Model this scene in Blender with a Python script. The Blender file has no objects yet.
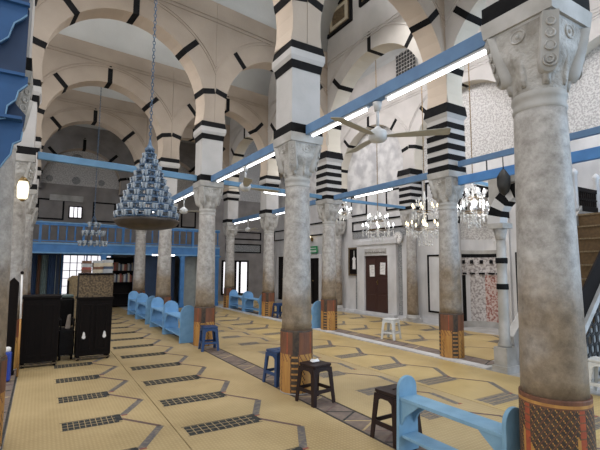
import bpy, bmesh, math, random
from mathutils import Vector, Matrix
random.seed(7)
PI = math.pi
SC = bpy.context.scene
COL = SC.collection
R = math.radians

# ------------------------------------------------------------------ materials
def new_mat(name):
    m = bpy.data.materials.new(name); m.use_nodes = True
    nt = m.node_tree; b = nt.nodes['Principled BSDF']
    return m, nt, b

def mat(name, col, rough=.6, col2=None, scale=6., detail=5., bump=0., bscale=None, metal=0., emit=None, estr=0.,
        stretch=None, spec=.5, lo=.35, hi=.65, trans=0., kind='noise'):
    m, nt, b = new_mat(name)
    N = nt.nodes; L = nt.links
    b.inputs['Roughness'].default_value = rough
    b.inputs['Metallic'].default_value = metal
    b.inputs['Specular IOR Level'].default_value = spec
    b.inputs['Transmission Weight'].default_value = trans
    b.inputs['Base Color'].default_value = (*col, 1)
    if emit:
        b.inputs['Emission Color'].default_value = (*emit, 1); b.inputs['Emission Strength'].default_value = estr
    tc = N.new('ShaderNodeTexCoord'); mp = N.new('ShaderNodeMapping')
    L.new(tc.outputs['Object'], mp.inputs['Vector'])
    if stretch: mp.inputs['Scale'].default_value = stretch
    if col2:
        if kind == 'voronoi':
            t = N.new('ShaderNodeTexVoronoi'); t.feature = 'DISTANCE_TO_EDGE'; t.inputs['Scale'].default_value = scale; out = t.outputs['Distance']
        else:
            t = N.new('ShaderNodeTexNoise'); t.inputs['Scale'].default_value = scale; t.inputs['Detail'].default_value = detail; out = t.outputs['Fac']
        L.new(mp.outputs[0], t.inputs['Vector'])
        r = N.new('ShaderNodeValToRGB'); r.color_ramp.elements[0].position = lo; r.color_ramp.elements[1].position = hi
        r.color_ramp.elements[0].color = (*col2, 1); r.color_ramp.elements[1].color = (*col, 1)
        L.new(out, r.inputs['Fac']); L.new(r.outputs['Color'], b.inputs['Base Color'])
    if bump:
        if kind == 'voronoi':
            t2 = N.new('ShaderNodeTexVoronoi'); t2.feature = 'DISTANCE_TO_EDGE'; t2.inputs['Scale'].default_value = bscale or scale; o2 = t2.outputs['Distance']
        else:
            t2 = N.new('ShaderNodeTexNoise'); t2.inputs['Scale'].default_value = bscale or scale * 4; t2.inputs['Detail'].default_value = 6; o2 = t2.outputs['Fac']
        L.new(mp.outputs[0], t2.inputs['Vector'])
        bp = N.new('ShaderNodeBump'); bp.inputs['Strength'].default_value = bump; bp.inputs['Distance'].default_value = .02
        L.new(o2, bp.inputs['Height']); L.new(bp.outputs[0], b.inputs['Normal'])
    return m

def marble_shaft(name):
    # weathered marble: cream grey with blotches, browner where hands and shoulders rub the lower half
    m, nt, b = new_mat(name); N = nt.nodes; L = nt.links
    tc = N.new('ShaderNodeTexCoord'); oi = N.new('ShaderNodeObjectInfo')
    ad = N.new('ShaderNodeVectorMath'); ad.operation = 'ADD'
    sc = N.new('ShaderNodeMath'); sc.operation = 'MULTIPLY'; sc.inputs[1].default_value = 37.
    L.new(oi.outputs['Random'], sc.inputs[0]); L.new(tc.outputs['Object'], ad.inputs[0]); L.new(sc.outputs[0], ad.inputs[1])
    n1 = N.new('ShaderNodeTexNoise'); n1.inputs['Scale'].default_value = 10; n1.inputs['Detail'].default_value = 8; n1.inputs['Roughness'].default_value = .74
    n2 = N.new('ShaderNodeTexNoise'); n2.inputs['Scale'].default_value = 1.6; n2.inputs['Detail'].default_value = 6
    L.new(ad.outputs[0], n1.inputs['Vector']); L.new(ad.outputs[0], n2.inputs['Vector'])
    r1 = N.new('ShaderNodeValToRGB'); e = r1.color_ramp.elements
    e[0].position = .33; e[0].color = (.225, .21, .195, 1); e[1].position = .66; e[1].color = (.49, .47, .45, 1)
    L.new(n1.outputs['Fac'], r1.inputs['Fac'])
    # stain mask
    sx = N.new('ShaderNodeSeparateXYZ'); L.new(tc.outputs['Object'], sx.inputs[0])
    mr = N.new('ShaderNodeMapRange'); mr.inputs[1].default_value = .7; mr.inputs[2].default_value = 2.1; mr.inputs[3].default_value = .40; mr.inputs[4].default_value = -.2
    L.new(sx.outputs['Z'], mr.inputs[0])
    a = N.new('ShaderNodeMath'); a.operation = 'ADD'; L.new(mr.outputs[0], a.inputs[0]); L.new(n2.outputs['Fac'], a.inputs[1])
    r2 = N.new('ShaderNodeValToRGB'); r2.color_ramp.elements[0].position = .50; r2.color_ramp.elements[1].position = .76
    L.new(a.outputs[0], r2.inputs['Fac'])
    mx = N.new('ShaderNodeMix'); mx.data_type = 'RGBA'; mx.blend_type = 'MULTIPLY'
    mm = N.new('ShaderNodeMath'); mm.operation = 'MULTIPLY'; mm.inputs[1].default_value = .95
    L.new(r2.outputs['Color'], mm.inputs[0]); L.new(mm.outputs[0], mx.inputs['Factor'])
    L.new(r1.outputs['Color'], mx.inputs['A']); mx.inputs['B'].default_value = (.58, .46, .32, 1)
    L.new(mx.outputs['Result'], b.inputs['Base Color'])
    bp = N.new('ShaderNodeBump'); bp.inputs['Strength'].default_value = .35; bp.inputs['Distance'].default_value = .01
    L.new(n1.outputs['Fac'], bp.inputs['Height']); L.new(bp.outputs[0], b.inputs['Normal'])
    b.inputs['Roughness'].default_value = .48
    return m

def straw(name, c1, c2, c3, rough):
    # plaited rush: fine warp and weft plus broad colour drift
    m, nt, b = new_mat(name); N = nt.nodes; L = nt.links
    tc = N.new('ShaderNodeTexCoord')
    w1 = N.new('ShaderNodeTexWave'); w1.bands_direction = 'X'; w1.inputs['Scale'].default_value = 9; w1.inputs['Distortion'].default_value = .6
    w2 = N.new('ShaderNodeTexWave'); w2.bands_direction = 'Y'; w2.inputs['Scale'].default_value = 7; w2.inputs['Distortion'].default_value = .6
    n = N.new('ShaderNodeTexNoise'); n.inputs['Scale'].default_value = 1.1; n.inputs['Detail'].default_value = 8; n.inputs['Roughness'].default_value = .6
    for t in (w1, w2, n): L.new(tc.outputs['Object'], t.inputs['Vector'])
    mu = N.new('ShaderNodeMath'); mu.operation = 'MULTIPLY'; L.new(w1.outputs['Fac'], mu.inputs[0]); L.new(w2.outputs['Fac'], mu.inputs[1])
    r = N.new('ShaderNodeValToRGB'); r.color_ramp.elements[0].position = .36; r.color_ramp.elements[1].position = .66
    r.color_ramp.elements[0].color = (*c2, 1); r.color_ramp.elements[1].color = (*c1, 1)
    L.new(n.outputs['Fac'], r.inputs['Fac'])
    mx = N.new('ShaderNodeMix'); mx.data_type = 'RGBA'
    mf = N.new('ShaderNodeMath'); mf.operation = 'MULTIPLY'; mf.inputs[1].default_value = .42; L.new(mu.outputs[0], mf.inputs[0])
    L.new(mf.outputs[0], mx.inputs['Factor']); L.new(r.outputs['Color'], mx.inputs['A']); mx.inputs['B'].default_value = (*c3, 1)
    L.new(mx.outputs['Result'], b.inputs['Base Color'])
    bp = N.new('ShaderNodeBump'); bp.inputs['Strength'].default_value = .25; bp.inputs['Distance'].default_value = .004
    L.new(mu.outputs[0], bp.inputs['Height']); L.new(bp.outputs[0], b.inputs['Normal'])
    b.inputs['Roughness'].default_value = rough
    return m

M = {}
M['plaster'] = mat('beige_plaster', (.40, .335, .275), .85, (.33, .275, .225), 1.3, 8, .12, 30)
M['plaster_pale'] = mat('pale_plaster', (.50, .475, .455), .8, (.42, .40, .38), 1.5, 8, .12, 30)
M['soffit'] = mat('sidelit_plaster', (.55, .46, .38), .85, (.48, .40, .33), 1.5, 8, .1, 30)  # arch undersides paler than the walls: warm side light put into the colour
M['soffit_lit'] = mat('lamplit_plaster', (.60, .555, .48), .85, (.54, .495, .42), 1.5, 8, .1, 30)  # undersides near the prayer wall: chandelier light put into the colour
M['vault'] = mat('white_plaster', (.55, .56, .555), .9, (.47, .48, .48), 1.1, 8, .1, 20)
M['black'] = mat('black_stone', (.006, .006, .007), .7, (.011, .011, .012), 8, spec=.12)
M['shaft'] = marble_shaft('weathered_marble')
M['marble'] = mat('grey_marble', (.50, .49, .48), .5, (.32, .31, .29), 3.2, 9, .2, 14)
M['marble_wall'] = mat('wall_marble', (.66, .66, .67), .4, (.50, .50, .51), 2.2, 10, .05, 14, stretch=(1, 1, .5))
M['block'] = mat('whitewashed_stone', (.50, .485, .48), .8, (.42, .41, .40), 2.2, 8, .12, 25)
M['carved'] = mat('carved_marble', (.48, .47, .455), .55, (.24, .225, .20), 7, 9, .8, 30)
M['stucco'] = mat('carved_stucco', (.60, .59, .58), .85, (.40, .39, .385), 24, 3, 1., 24, lo=.42, hi=.56)
M['stucco_fine'] = mat('veined_marble_panel', (.62, .62, .62), .6, (.40, .40, .415), 2.6, 8, .2, 22, lo=.38, hi=.6)
M['tile_pale'] = mat('pale_carved_panel', (.60, .57, .56), .6, (.30, .27, .265), 18, 6, .4, 18, lo=.42, hi=.54)
M['tile_grey'] = mat('grey_tile_mosaic', (.40, .40, .40), .5, (.16, .17, .18), 22, 4, .3, 22, kind='voronoi', lo=.05, hi=.3)
M['tile_red'] = mat('red_inlaid_marble', (.58, .47, .43), .5, (.30, .11, .09), 16, 6, .2, 16, lo=.42, hi=.54)
M['blue'] = mat('blue_gloss_paint', (.07, .24, .57), .42, (.055, .19, .47), 4, 6)
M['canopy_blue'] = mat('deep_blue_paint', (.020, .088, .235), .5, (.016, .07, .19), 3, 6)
M['canopy_trim'] = mat('worn_pale_blue_trim', (.16, .30, .46), .6, (.11, .22, .36), 12, 6)
M['navy'] = mat('dark_and_shade_blue', (.016, .042, .105), .55, (.012, .032, .08), 3, 6)  # dark paintwork, and the shade behind the canopy boards
M['pale_blue'] = mat('light_blue_paint', (.21, .38, .53), .55, (.16, .31, .45), 7, 6, .1, 30)
M['bench_blue'] = mat('sky_blue_paint', (.20, .41, .68), .5, (.15, .34, .60), 7, 6)
M['beam_blue'] = mat('beam_blue_paint', (.115, .225, .40), .5, (.095, .185, .34), 6, 6)
M['tie_blue'] = mat('tie_blue_paint', (.12, .26, .43), .5, (.09, .21, .36), 5, 6)
M['dark_wood'] = mat('black_stained_wood', (.0045, .0035, .0035), .6, (.008, .005, .0045), 9, 6, stretch=(6, 6, 1), spec=.12)
M['door_wood'] = mat('brown_door_wood', (.055, .022, .016), .45, (.038, .015, .012), 8, 6, stretch=(8, 8, 1))
M['carved_wood'] = mat('carved_brown_wood', (.165, .115, .06), .6, (.055, .036, .02), 34, 5, .6, 34, lo=.42, hi=.58)
M['rattan'] = mat('woven_cane', (.26, .19, .10), .7, (.14, .10, .055), 40, 3, .4, 50)
M['straw'] = straw('straw_mat', (.46, .345, .175), (.35, .255, .12), (.60, .475, .27), .55)
M['straw_far'] = straw('golden_straw_mat', (.54, .40, .17), (.41, .29, .115), (.68, .53, .27), .42)
M['ink'] = mat('dark_dyed_rush', (.022, .026, .030), .7, (.06, .06, .055), 30, 3, spec=.2)
M['ink_soft'] = mat('grey_rush_and_sheen', (.105, .100, .105), .5, (.24, .20, .15), 26, 3, lo=.3, hi=.6)  # grey dye, and floor sheen put into the colour of the far bars
M['plum'] = mat('plum_dyed_rush', (.105, .07, .07), .6, (.17, .095, .075), 20, 3)
M['red'] = mat('red_dyed_rush', (.36, .07, .045), .65, (.26, .06, .04), 30, 3)
M['runner'] = mat('brown_runner_weave', (.15, .115, .10), .7, (.22, .165, .13), 14, 4)
M['wrap_gold'] = mat('golden_wrap_straw', (.48, .255, .065), .6, (.36, .17, .045), 18, 5, .3, 60, stretch=(1, 1, .15))
M['wrap_brown'] = mat('red_brown_wrap_straw', (.19, .075, .035), .6, (.11, .045, .025), 16, 5, .3, 60, stretch=(1, 1, .2))
M['wrap_dark'] = mat('black_wrap_straw', (.035, .026, .022), .65, (.075, .05, .03), 22, 4, .2, 60)
M['wrap_red'] = mat('red_wrap_straw', (.40, .085, .03), .6, (.28, .06, .03), 22, 4, .2, 60)
M['tube'] = mat('lit_fluorescent_tube', (1, 1, 1), .3, emit=(.93, .96, 1.), estr=9)
M['white_metal'] = mat('white_enamel', (.55, .56, .57), .4, (.48, .49, .50), 10)
M['fan_blade'] = mat('cream_fan_enamel', (.40, .39, .34), .45, (.34, .33, .29), 8)
M['brass'] = mat('aged_brass', (.28, .19, .08), .35, (.18, .12, .05), 10, metal=.9)
M['iron_blue'] = mat('blue_grey_iron', (.085, .145, .23), .4, (.045, .08, .14), 14, metal=.3)
M['dish'] = mat('brown_bronze', (.075, .06, .05), .5, (.045, .036, .03), 8, metal=.4)
M['glass'] = mat('clear_glass', (.62, .70, .78), .08, trans=.55)
M['crystal'] = mat('cut_crystal', (.94, .94, .92), .08, trans=.45)
M['bulb_warm'] = mat('lit_warm_bulb', (1, .9, .7), .4, emit=(1, .78, .42), estr=3.4)
M['bulb_cool'] = mat('lit_cool_bulb', (1, 1, 1), .4, emit=(.95, .97, 1), estr=3.4)
M['lamp_glow'] = mat('lit_cream_shade', (1, .95, .8), .5, emit=(1, .88, .60), estr=1.5)
M['daylight'] = mat('daylit_frosted_pane', (.9, .9, .92), .4, emit=(.97, .95, 1.), estr=1.3)
M['plastic_navy'] = mat('navy_plastic', (.018, .055, .155), .38, (.014, .045, .13), 6)
M['plastic_brown'] = mat('dark_brown_plastic', (.020, .008, .007), .42, (.014, .006, .006), 6, spec=.25)
M['plastic_white'] = mat('white_plastic', (.66, .67, .66), .4, (.58, .59, .58), 6)
M['plastic_blue'] = mat('royal_blue_plastic', (.02, .06, .36), .35, (.016, .045, .28), 5)
M['paper'] = mat('white_paper', (.80, .79, .78), .8, (.72, .71, .71), 12)
M['green'] = mat('green_sign_face', (.03, .28, .12), .5, (.02, .22, .09), 8)
M['iron'] = mat('black_iron', (.015, .015, .016), .45, (.022, .022, .022), 12)
M['carpet'] = mat('brown_stair_carpet', (.15, .095, .045), .95, (.11, .07, .035), 20, 5, .3, 80)
M['cloth_teal'] = mat('grey_teal_cloth', (.16, .21, .21), .9, (.11, .15, .15), 10)
M['cloth_pale'] = mat('pale_cloth', (.62, .53, .46), .85, (.55, .46, .40), 8)
M['grey_panel'] = mat('grey_green_door_paint', (.34, .375, .375), .55, (.27, .30, .30), 4, 6)
M['end_plaster'] = mat('grey_end_wall_plaster', (.30, .28, .27), .85, (.22, .205, .20), 2, 8, .25, 12)
M['leather'] = mat('black_leather', (.006, .005, .006), .5, (.01, .009, .01), 16, spec=.15)
M['book_brown'] = mat('brown_book_cloth', (.16, .075, .04), .6, (.11, .05, .03), 12)
M['book_cream'] = mat('cream_book_cloth', (.50, .44, .33), .6, (.42, .36, .27), 12)
M['book_grey'] = mat('grey_book_cloth', (.40, .41, .42), .6, (.32, .33, .34), 12)
M['book_red'] = mat('red_book_cloth', (.30, .07, .05), .6, (.22, .05, .04), 12)
M['book_navy'] = mat('navy_book_cloth', (.05, .07, .12), .6, (.035, .05, .09), 12)

# ------------------------------------------------------------------ mesh helper
class MB:
    def __init__(s): s.bm = bmesh.new(); s.mats = []
    def mi(s, m):
        m = M[m] if isinstance(m, str) else m
        if m not in s.mats: s.mats.append(m)
        return s.mats.index(m)
    def face(s, vs, m, smooth=False):
        try: f = s.bm.faces.new(vs)
        except ValueError: return None
        f.material_index = s.mi(m); f.smooth = smooth; return f
    def poly(s, pts, m): return s.face([s.bm.verts.new(p) for p in pts], m)
    def hexa(s, a, b, m, smooth=False):
        # two matching rings a, b of points
        va = [s.bm.verts.new(p) for p in a]; vb = [s.bm.verts.new(p) for p in b]; n = len(a)
        s.face(va[::-1], m); s.face(vb, m)
        for i in range(n): s.face([va[i], va[(i+1) % n], vb[(i+1) % n], vb[i]], m, smooth)
    def box(s, x0, x1, y0, y1, z0, z1, m):
        s.hexa([(x0,y0,z0),(x1,y0,z0),(x1,y1,z0),(x0,y1,z0)], [(x0,y0,z1),(x1,y0,z1),(x1,y1,z1),(x0,y1,z1)], m)
    def cbox(s, c, d, m): s.box(c[0]-d[0]/2, c[0]+d[0]/2, c[1]-d[1]/2, c[1]+d[1]/2, c[2]-d[2]/2, c[2]+d[2]/2, m)
    def lathe(s, prof, m, c=(0,0), seg=24, a0=0., a1=2*PI, cap=True):
        full = abs(a1-a0-2*PI) < 1e-6; k = seg if full else seg+1
        rings = []
        for r, z in prof:
            rings.append([s.bm.verts.new((c[0]+r*math.cos(a0+(a1-a0)*i/seg), c[1]+r*math.sin(a0+(a1-a0)*i/seg), z)) for i in range(k)])
        for a, b in zip(rings, rings[1:]):
            for i in range(seg):
                j = (i+1) % k
                s.face([a[i], a[j], b[j], b[i]], m, True)
        if cap and full:
            if prof[0][0] > 1e-4: s.face(rings[0][::-1], m)
            if prof[-1][0] > 1e-4: s.face(rings[-1], m)
    def tube(s, pts, r, m, seg=8, closed=False, cap=True):
        pts = [Vector(p) for p in pts]; n = len(pts); rings = []
        prev = None
        for i, p in enumerate(pts):
            a = pts[(i-1) % n] if (closed or i > 0) else p
            b = pts[(i+1) % n] if (closed or i < n-1) else p
            t = (b-a).normalized()
            if prev is None:
                u = t.orthogonal().normalized()
            else:
                u = (prev - t*prev.dot(t)); u = u.normalized() if u.length > 1e-6 else t.orthogonal().normalized()
            prev = u; v = t.cross(u)
            rr = r[i] if isinstance(r, (list, tuple)) else r
            rings.append([s.bm.verts.new(p + u*rr*math.cos(2*PI*k/seg) + v*rr*math.sin(2*PI*k/seg)) for k in range(seg)])
        pr = list(zip(rings, rings[1:])) + ([(rings[-1], rings[0])] if closed else [])
        for a, b in pr:
            for k in range(seg): s.face([a[k], a[(k+1) % seg], b[(k+1) % seg], b[k]], m, True)
        if cap and not closed: s.face(rings[0][::-1], m); s.face(rings[-1], m)
    def ring(s, c, R_, r, m, seg=32, tseg=6):
        s.tube([(c[0]+R_*math.cos(2*PI*i/seg), c[1]+R_*math.sin(2*PI*i/seg), c[2]) for i in range(seg)], r, m, tseg, True)
    def prism(s, pts, axis, a, b, m):
        # pts 2D outline extruded along axis from a to b; axis x: (y,z), y: (x,z), z: (x,y)
        def P(p, t): return (t,p[0],p[1]) if axis == 'x' else (p[0],t,p[1]) if axis == 'y' else (p[0],p[1],t)
        s.hexa([P(p,a) for p in pts], [P(p,b) for p in pts], m)
    def ball(s, c, r, m, seg=10, sz=1.):
        n = max(4, seg//2)
        prof = [(max(1e-5, r*math.sin(PI*i/n)), c[2]-r*sz*math.cos(PI*i/n)) for i in range(n+1)]
        s.lathe(prof, m, (c[0], c[1]), seg, cap=False)
    def data(s, name):
        bmesh.ops.recalc_face_normals(s.bm, faces=s.bm.faces[:])
        me = bpy.data.meshes.new(name); s.bm.to_mesh(me); s.bm.free()
        for m in s.mats: me.materials.append(m)
        return me
    def build(s, name, parent=None, bevel=0.):
        o = bpy.data.objects.new(name, s.data(name)); COL.objects.link(o)
        if parent: o.parent = parent
        if bevel:
            b = o.modifiers.new('bevel', 'BEVEL'); b.width = bevel; b.segments = 2; b.limit_method = 'ANGLE'
        return o

def tag(o, label=None, cat=None, group=None, kind=None):
    if label: o['label'] = label
    if cat: o['category'] = cat
    if group: o['group'] = group
    if kind: o['kind'] = kind
    return o
def empty(name, loc, rz=0.):
    o = bpy.data.objects.new(name, None); COL.objects.link(o); o.empty_display_size = .1
    o.location = loc; o.rotation_euler = (0, 0, rz); return o
def mesh_obj(name, me, parent=None, loc=None):
    o = bpy.data.objects.new(name, me); COL.objects.link(o)
    if parent: o.parent = parent
    if loc: o.location = loc
    return o
def copy_tree(o, parent=None):
    c = o.copy(); COL.objects.link(c)
    if parent: c.parent = parent
    for ch in list(o.children): copy_tree(ch, c)
    return c
def struct(mb, name, parent=None, bevel=0.):
    o = mb.build(name, parent, bevel)
    if not parent: o['kind'] = 'structure'
    return o

# ------------------------------------------------------------------ plan of the hall  (x = towards the prayer wall, y = down the aisles)
A = [(2.915, 1.595), (2.93, 4.91), (2.93, 8.59), (2.93, 12.1), (2.93, 15.55)]
B = [(6.42, 1.75), (6.42, 5.29), (6.42, 9.13), (6.42, 12.58), (6.42, 15.97)]
Z = [(-.42, 1.25), (-.42, 4.7), (-.42, 8.15), (-.42, 11.75), (-.42, 15.3)]
CW = [(9.66, 1.9), (9.66, 5.4), (9.66, 9.36), (9.66, 13.15), (9.66, 16.4)]
CA = [(9.78, p[1]) for p in CW]
WX = 9.95; END = 19.5

# ------------------------------------------------------------------ floor and mats
mb = MB(); mb.box(-7, 11.2, -6, 20.2, -.2, -.004, 'marble'); struct(mb, 'floor')

def mat_motifs(mb, x_bar0, x_bar1, x_tip, x_end, y0, y1, step, dark, z):
    """prayer-place motif woven across the mat: a hatched bar, then a line out to a point and back to the next bar"""
    y = y0
    while y < y1:
        # hatched bar: rows of dark checks with straw showing between
        w = x_bar1-x_bar0; nx = 10; rows = 3; h = .24
        for r in range(rows):
            for k in range(nx):
                a = x_bar0+w*k/nx; b = x_bar0+w*(k+.87)/nx
                yy = y-h/2+h*r/rows
                mb.poly([(a,yy,z),(b,yy,z),(b,yy+h/rows*.86,z),(a,yy+h/rows*.86,z)], dark)
        mb.poly([(x_bar0-.02,y-h/2-.012,z),(x_bar1+.02,y-h/2-.012,z),(x_bar1+.02,y-h/2-.002,z),(x_bar0-.02,y-h/2-.002,z)], dark)
        mb.poly([(x_bar0-.02,y+h/2-.004,z),(x_bar1+.02,y+h/2-.004,z),(x_bar1+.02,y+h/2+.008,z),(x_bar0-.02,y+h/2+.008,z)], dark)
        # pointed niche outline
        p0 = Vector((x_bar1, y)); p1 = Vector((x_tip, y-.45*step)); p2 = Vector((x_end, y-.93*step))
        for a, b, wd, mm in ((p0, p1, .042, 'plum'), (p1, p2, .075, 'ink_soft')):
            d = (b-a).normalized(); nrm = Vector((-d.y, d.x))*wd/2
            nseg = 7
            for q in range(nseg):
                s0 = a+(b-a)*q/nseg; s1 = a+(b-a)*(q+1)/nseg
                mb.poly([(*(s0-nrm),z),(*(s1-nrm),z),(*(s1+nrm),z),(*(s0+nrm),z)], mm)
        # little crossed knot at the end of the bar
        mb.poly([(x_bar1-.03,y-.09,z+.0005),(x_bar1+.03,y-.09,z+.0005),(x_bar1+.03,y+.12,z+.0005),(x_bar1-.03,y+.12,z+.0005)], dark)
        mb.poly([(x_end-.01,y-step*.95,z+.0007),(x_end+.05,y-step*.95,z+.0007),(x_end+.05,y-step*.925,z+.0007),(x_end-.01,y-step*.925,z+.0007)], 'red')
        y += step

def mat_roll(x0, x1, y0, y1, m, motifs, label):
    mb = MB(); mb.box(x0, x1, y0, y1, -.003, .010, m)
    for q in motifs: mat_motifs(mb, *q)
    return tag(mb.build('straw_mat'), label, 'mat', 'straw prayer mats on the floor')
mat_roll(-4.15, -.70, -3, 19.3, 'straw', [], 'plain straw mat left of the dark cabinets, beyond the near left column')
mat_roll(-.195, 1.215, -3, 19.3, 'straw', [(.27, .79, 1.12, .84, 1.02, 18.5, .99, 'ink', .0112)], 'straw mat with dark bars running under the dark wooden cabinets')
mat_roll(1.225, 2.755, -3, 19.3, 'straw', [(1.30, 2.04, 2.33, 2.07, 1.30, 18.5, .985, 'ink', .0112)], 'straw mat with bold black bars along the row of wrapped columns')
mat_roll(3.105, 4.54, -3, 16.8, 'straw', [(3.60, 4.00, 4.36, 4.30, .45, 16.5, .985, 'ink_soft', .0112)], 'straw mat in the middle aisle behind the light blue foreground bench')
mat_roll(4.55, 6.11, -3, 16.8, 'straw_far', [(4.62, 5.22, 5.50, 5.22, .40, 16.5, .985, 'ink_soft', .0112)], 'straw mat in the middle aisle beside the second row of columns')
mat_roll(6.78, 8.30, 4.80, 19.3, 'straw_far', [(6.95, 7.45, 7.85, 7.5, 5.9, 18.5, .99, 'ink_soft', .0112)], 'golden straw mat under the white plastic stool')
mat_roll(8.31, 9.44, 4.80, 19.3, 'straw_far', [(8.45, 9.0, 9.32, 9.0, 5.9, 18.5, .99, 'ink_soft', .0112)], 'golden straw mat along the foot of the marble prayer wall')

def runner(x0, x1, y0, y1, label):
    mb = MB(); mb.box(x0, x1, y0, y1, -.003, .009, 'runner')
    z = .0102
    y = y0; w = x1-x0; k = 0
    while y < y1-.3:
        for a, b in (((x0+.03, y), (x1-.03, y+.16)), ((x1-.03, y+.16), (x0+.03, y+.32))):
            a = Vector(a); b = Vector(b); d = (b-a).normalized(); n_ = Vector((-d.y, d.x))*.012
            mb.poly([(*(a-n_),z),(*(b-n_),z),(*(b+n_),z),(*(a+n_),z)], ('ink','plum','straw')[k % 3])
        y += .32; k += 1
    for xx in (x0, x1-.02): mb.poly([(xx,y0,z),(xx+.02,y0,z),(xx+.02,y1,z),(xx,y1,z)], 'ink')
    return tag(mb.build('runner_mat'), label, 'mat', 'dark zigzag runners along the column rows')
runner(2.765, 3.095, -3, 16.8, 'dark brown zigzag runner under the stools along the near columns')
runner(6.34, 6.77, 4.6, 16.8, 'dark brown zigzag runner along the second row of columns')
mb = MB(); mb.box(6.12, 6.32, 4.4, 16.8, -.003, .03, 'marble_wall'); struct(mb, 'trim_1')
runner(-.69, -.205, -3, 16.8, 'brown zigzag runner under the left columns beside the dark cabinet')

# ------------------------------------------------------------------ columns
def shaft_me(r0, r1, z0, z1, name):
    mb = MB(); prof = []
    for i in range(17):
        t = i/16; prof.append((r0+(r1-r0)*(t**1.15), z0+(z1-z0)*t))
    mb.lathe(prof, 'shaft', seg=40); return mb.data(name)
def wrap_me():
    mb = MB(); rz = 34; seg = 96; r = .207; H = .80
    vs = [[mb.bm.verts.new(((r+(.006 if 0 < k < rz else 0))*math.cos(2*PI*i/seg), (r+(.006 if 0 < k < rz else 0))*math.sin(2*PI*i/seg), .02+(H-.02)*k/rz)) for i in range(seg)] for k in range(rz+1)]
    for k in range(rz):
        z = (k+.5)/rz
        for i in range(seg):
            per = 24; a = i % per; big = (i//per) % 4
            m = 'wrap_gold'
            if z > .62:
                m = 'wrap_brown'
                if 9 <= a < 15: m = 'wrap_dark'
                if a == 3: m = 'wrap_red'
                if z > .93 and k % 2: m = 'wrap_dark'
            else:
                if 8 <= a < 14:
                    m = 'wrap_dark' if (k % 3 != 1) else 'wrap_gold'
                elif a in (7, 14): m = 'wrap_dark' if k % 2 else 'wrap_brown'
                elif 18 <= a < 21 and z < .4: m = 'wrap_dark' if (k+a) % 3 == 0 else 'wrap_gold'
                elif z > .5 and (a+k) % 5 == 0: m = 'wrap_brown'
            mb.face([vs[k][i], vs[k][(i+1) % seg], vs[k+1][(i+1) % seg], vs[k+1][i]], m, True)
    mb.face(vs[-1], 'wrap_brown'); return mb.data('base_wrap')
def wrap_fancy_me():
    # the nearest column: lozenge net between red bands over plain straw
    mb = MB(); rz = 84; seg = 192; r = .209; H = .80
    vs = [[mb.bm.verts.new(((r+.004*math.sin(k*PI/rz))*math.cos(2*PI*i/seg), (r+.004*math.sin(k*PI/rz))*math.sin(2*PI*i/seg), .02+(H-.02)*k/rz)) for i in range(seg)] for k in range(rz+1)]
    for k in range(rz):
        z = (k+.5)/rz
        for i in range(seg):
            per = 48; a = i % per
            m = 'wrap_gold'
            if z > .965 or .93 < z < .945: m = 'wrap_brown'
            elif z > .945: m = 'wrap_gold'
            elif z > .74-.012*min(a, 48-a) or a >= 32:
                if 3 <= a < 9 and z > .5: m = 'wrap_red' if (k % 5) else 'wrap_brown'
                elif (a+k) % 6 < 1 or (a-k) % 6 < 1: m = 'wrap_gold' if (a+2*k) % 3 else 'wrap_brown'
                else: m = 'wrap_dark'
            elif 3 <= a < 9 and z > .5: m = 'wrap_red'
            mb.face([vs[k][i], vs[k][(i+1) % seg], vs[k+1][(i+1) % seg], vs[k+1][i]], m, True)
    mb.face(vs[-1], 'wrap_brown'); return mb.data('base_wrap_net')
def sq(theta, h):       # square of half side h in direction theta, corners slightly rounded
    c, s_ = abs(math.cos(theta)), abs(math.sin(theta)); p = 9.
    return h/((c**p+s_**p)**(1/p))
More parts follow.
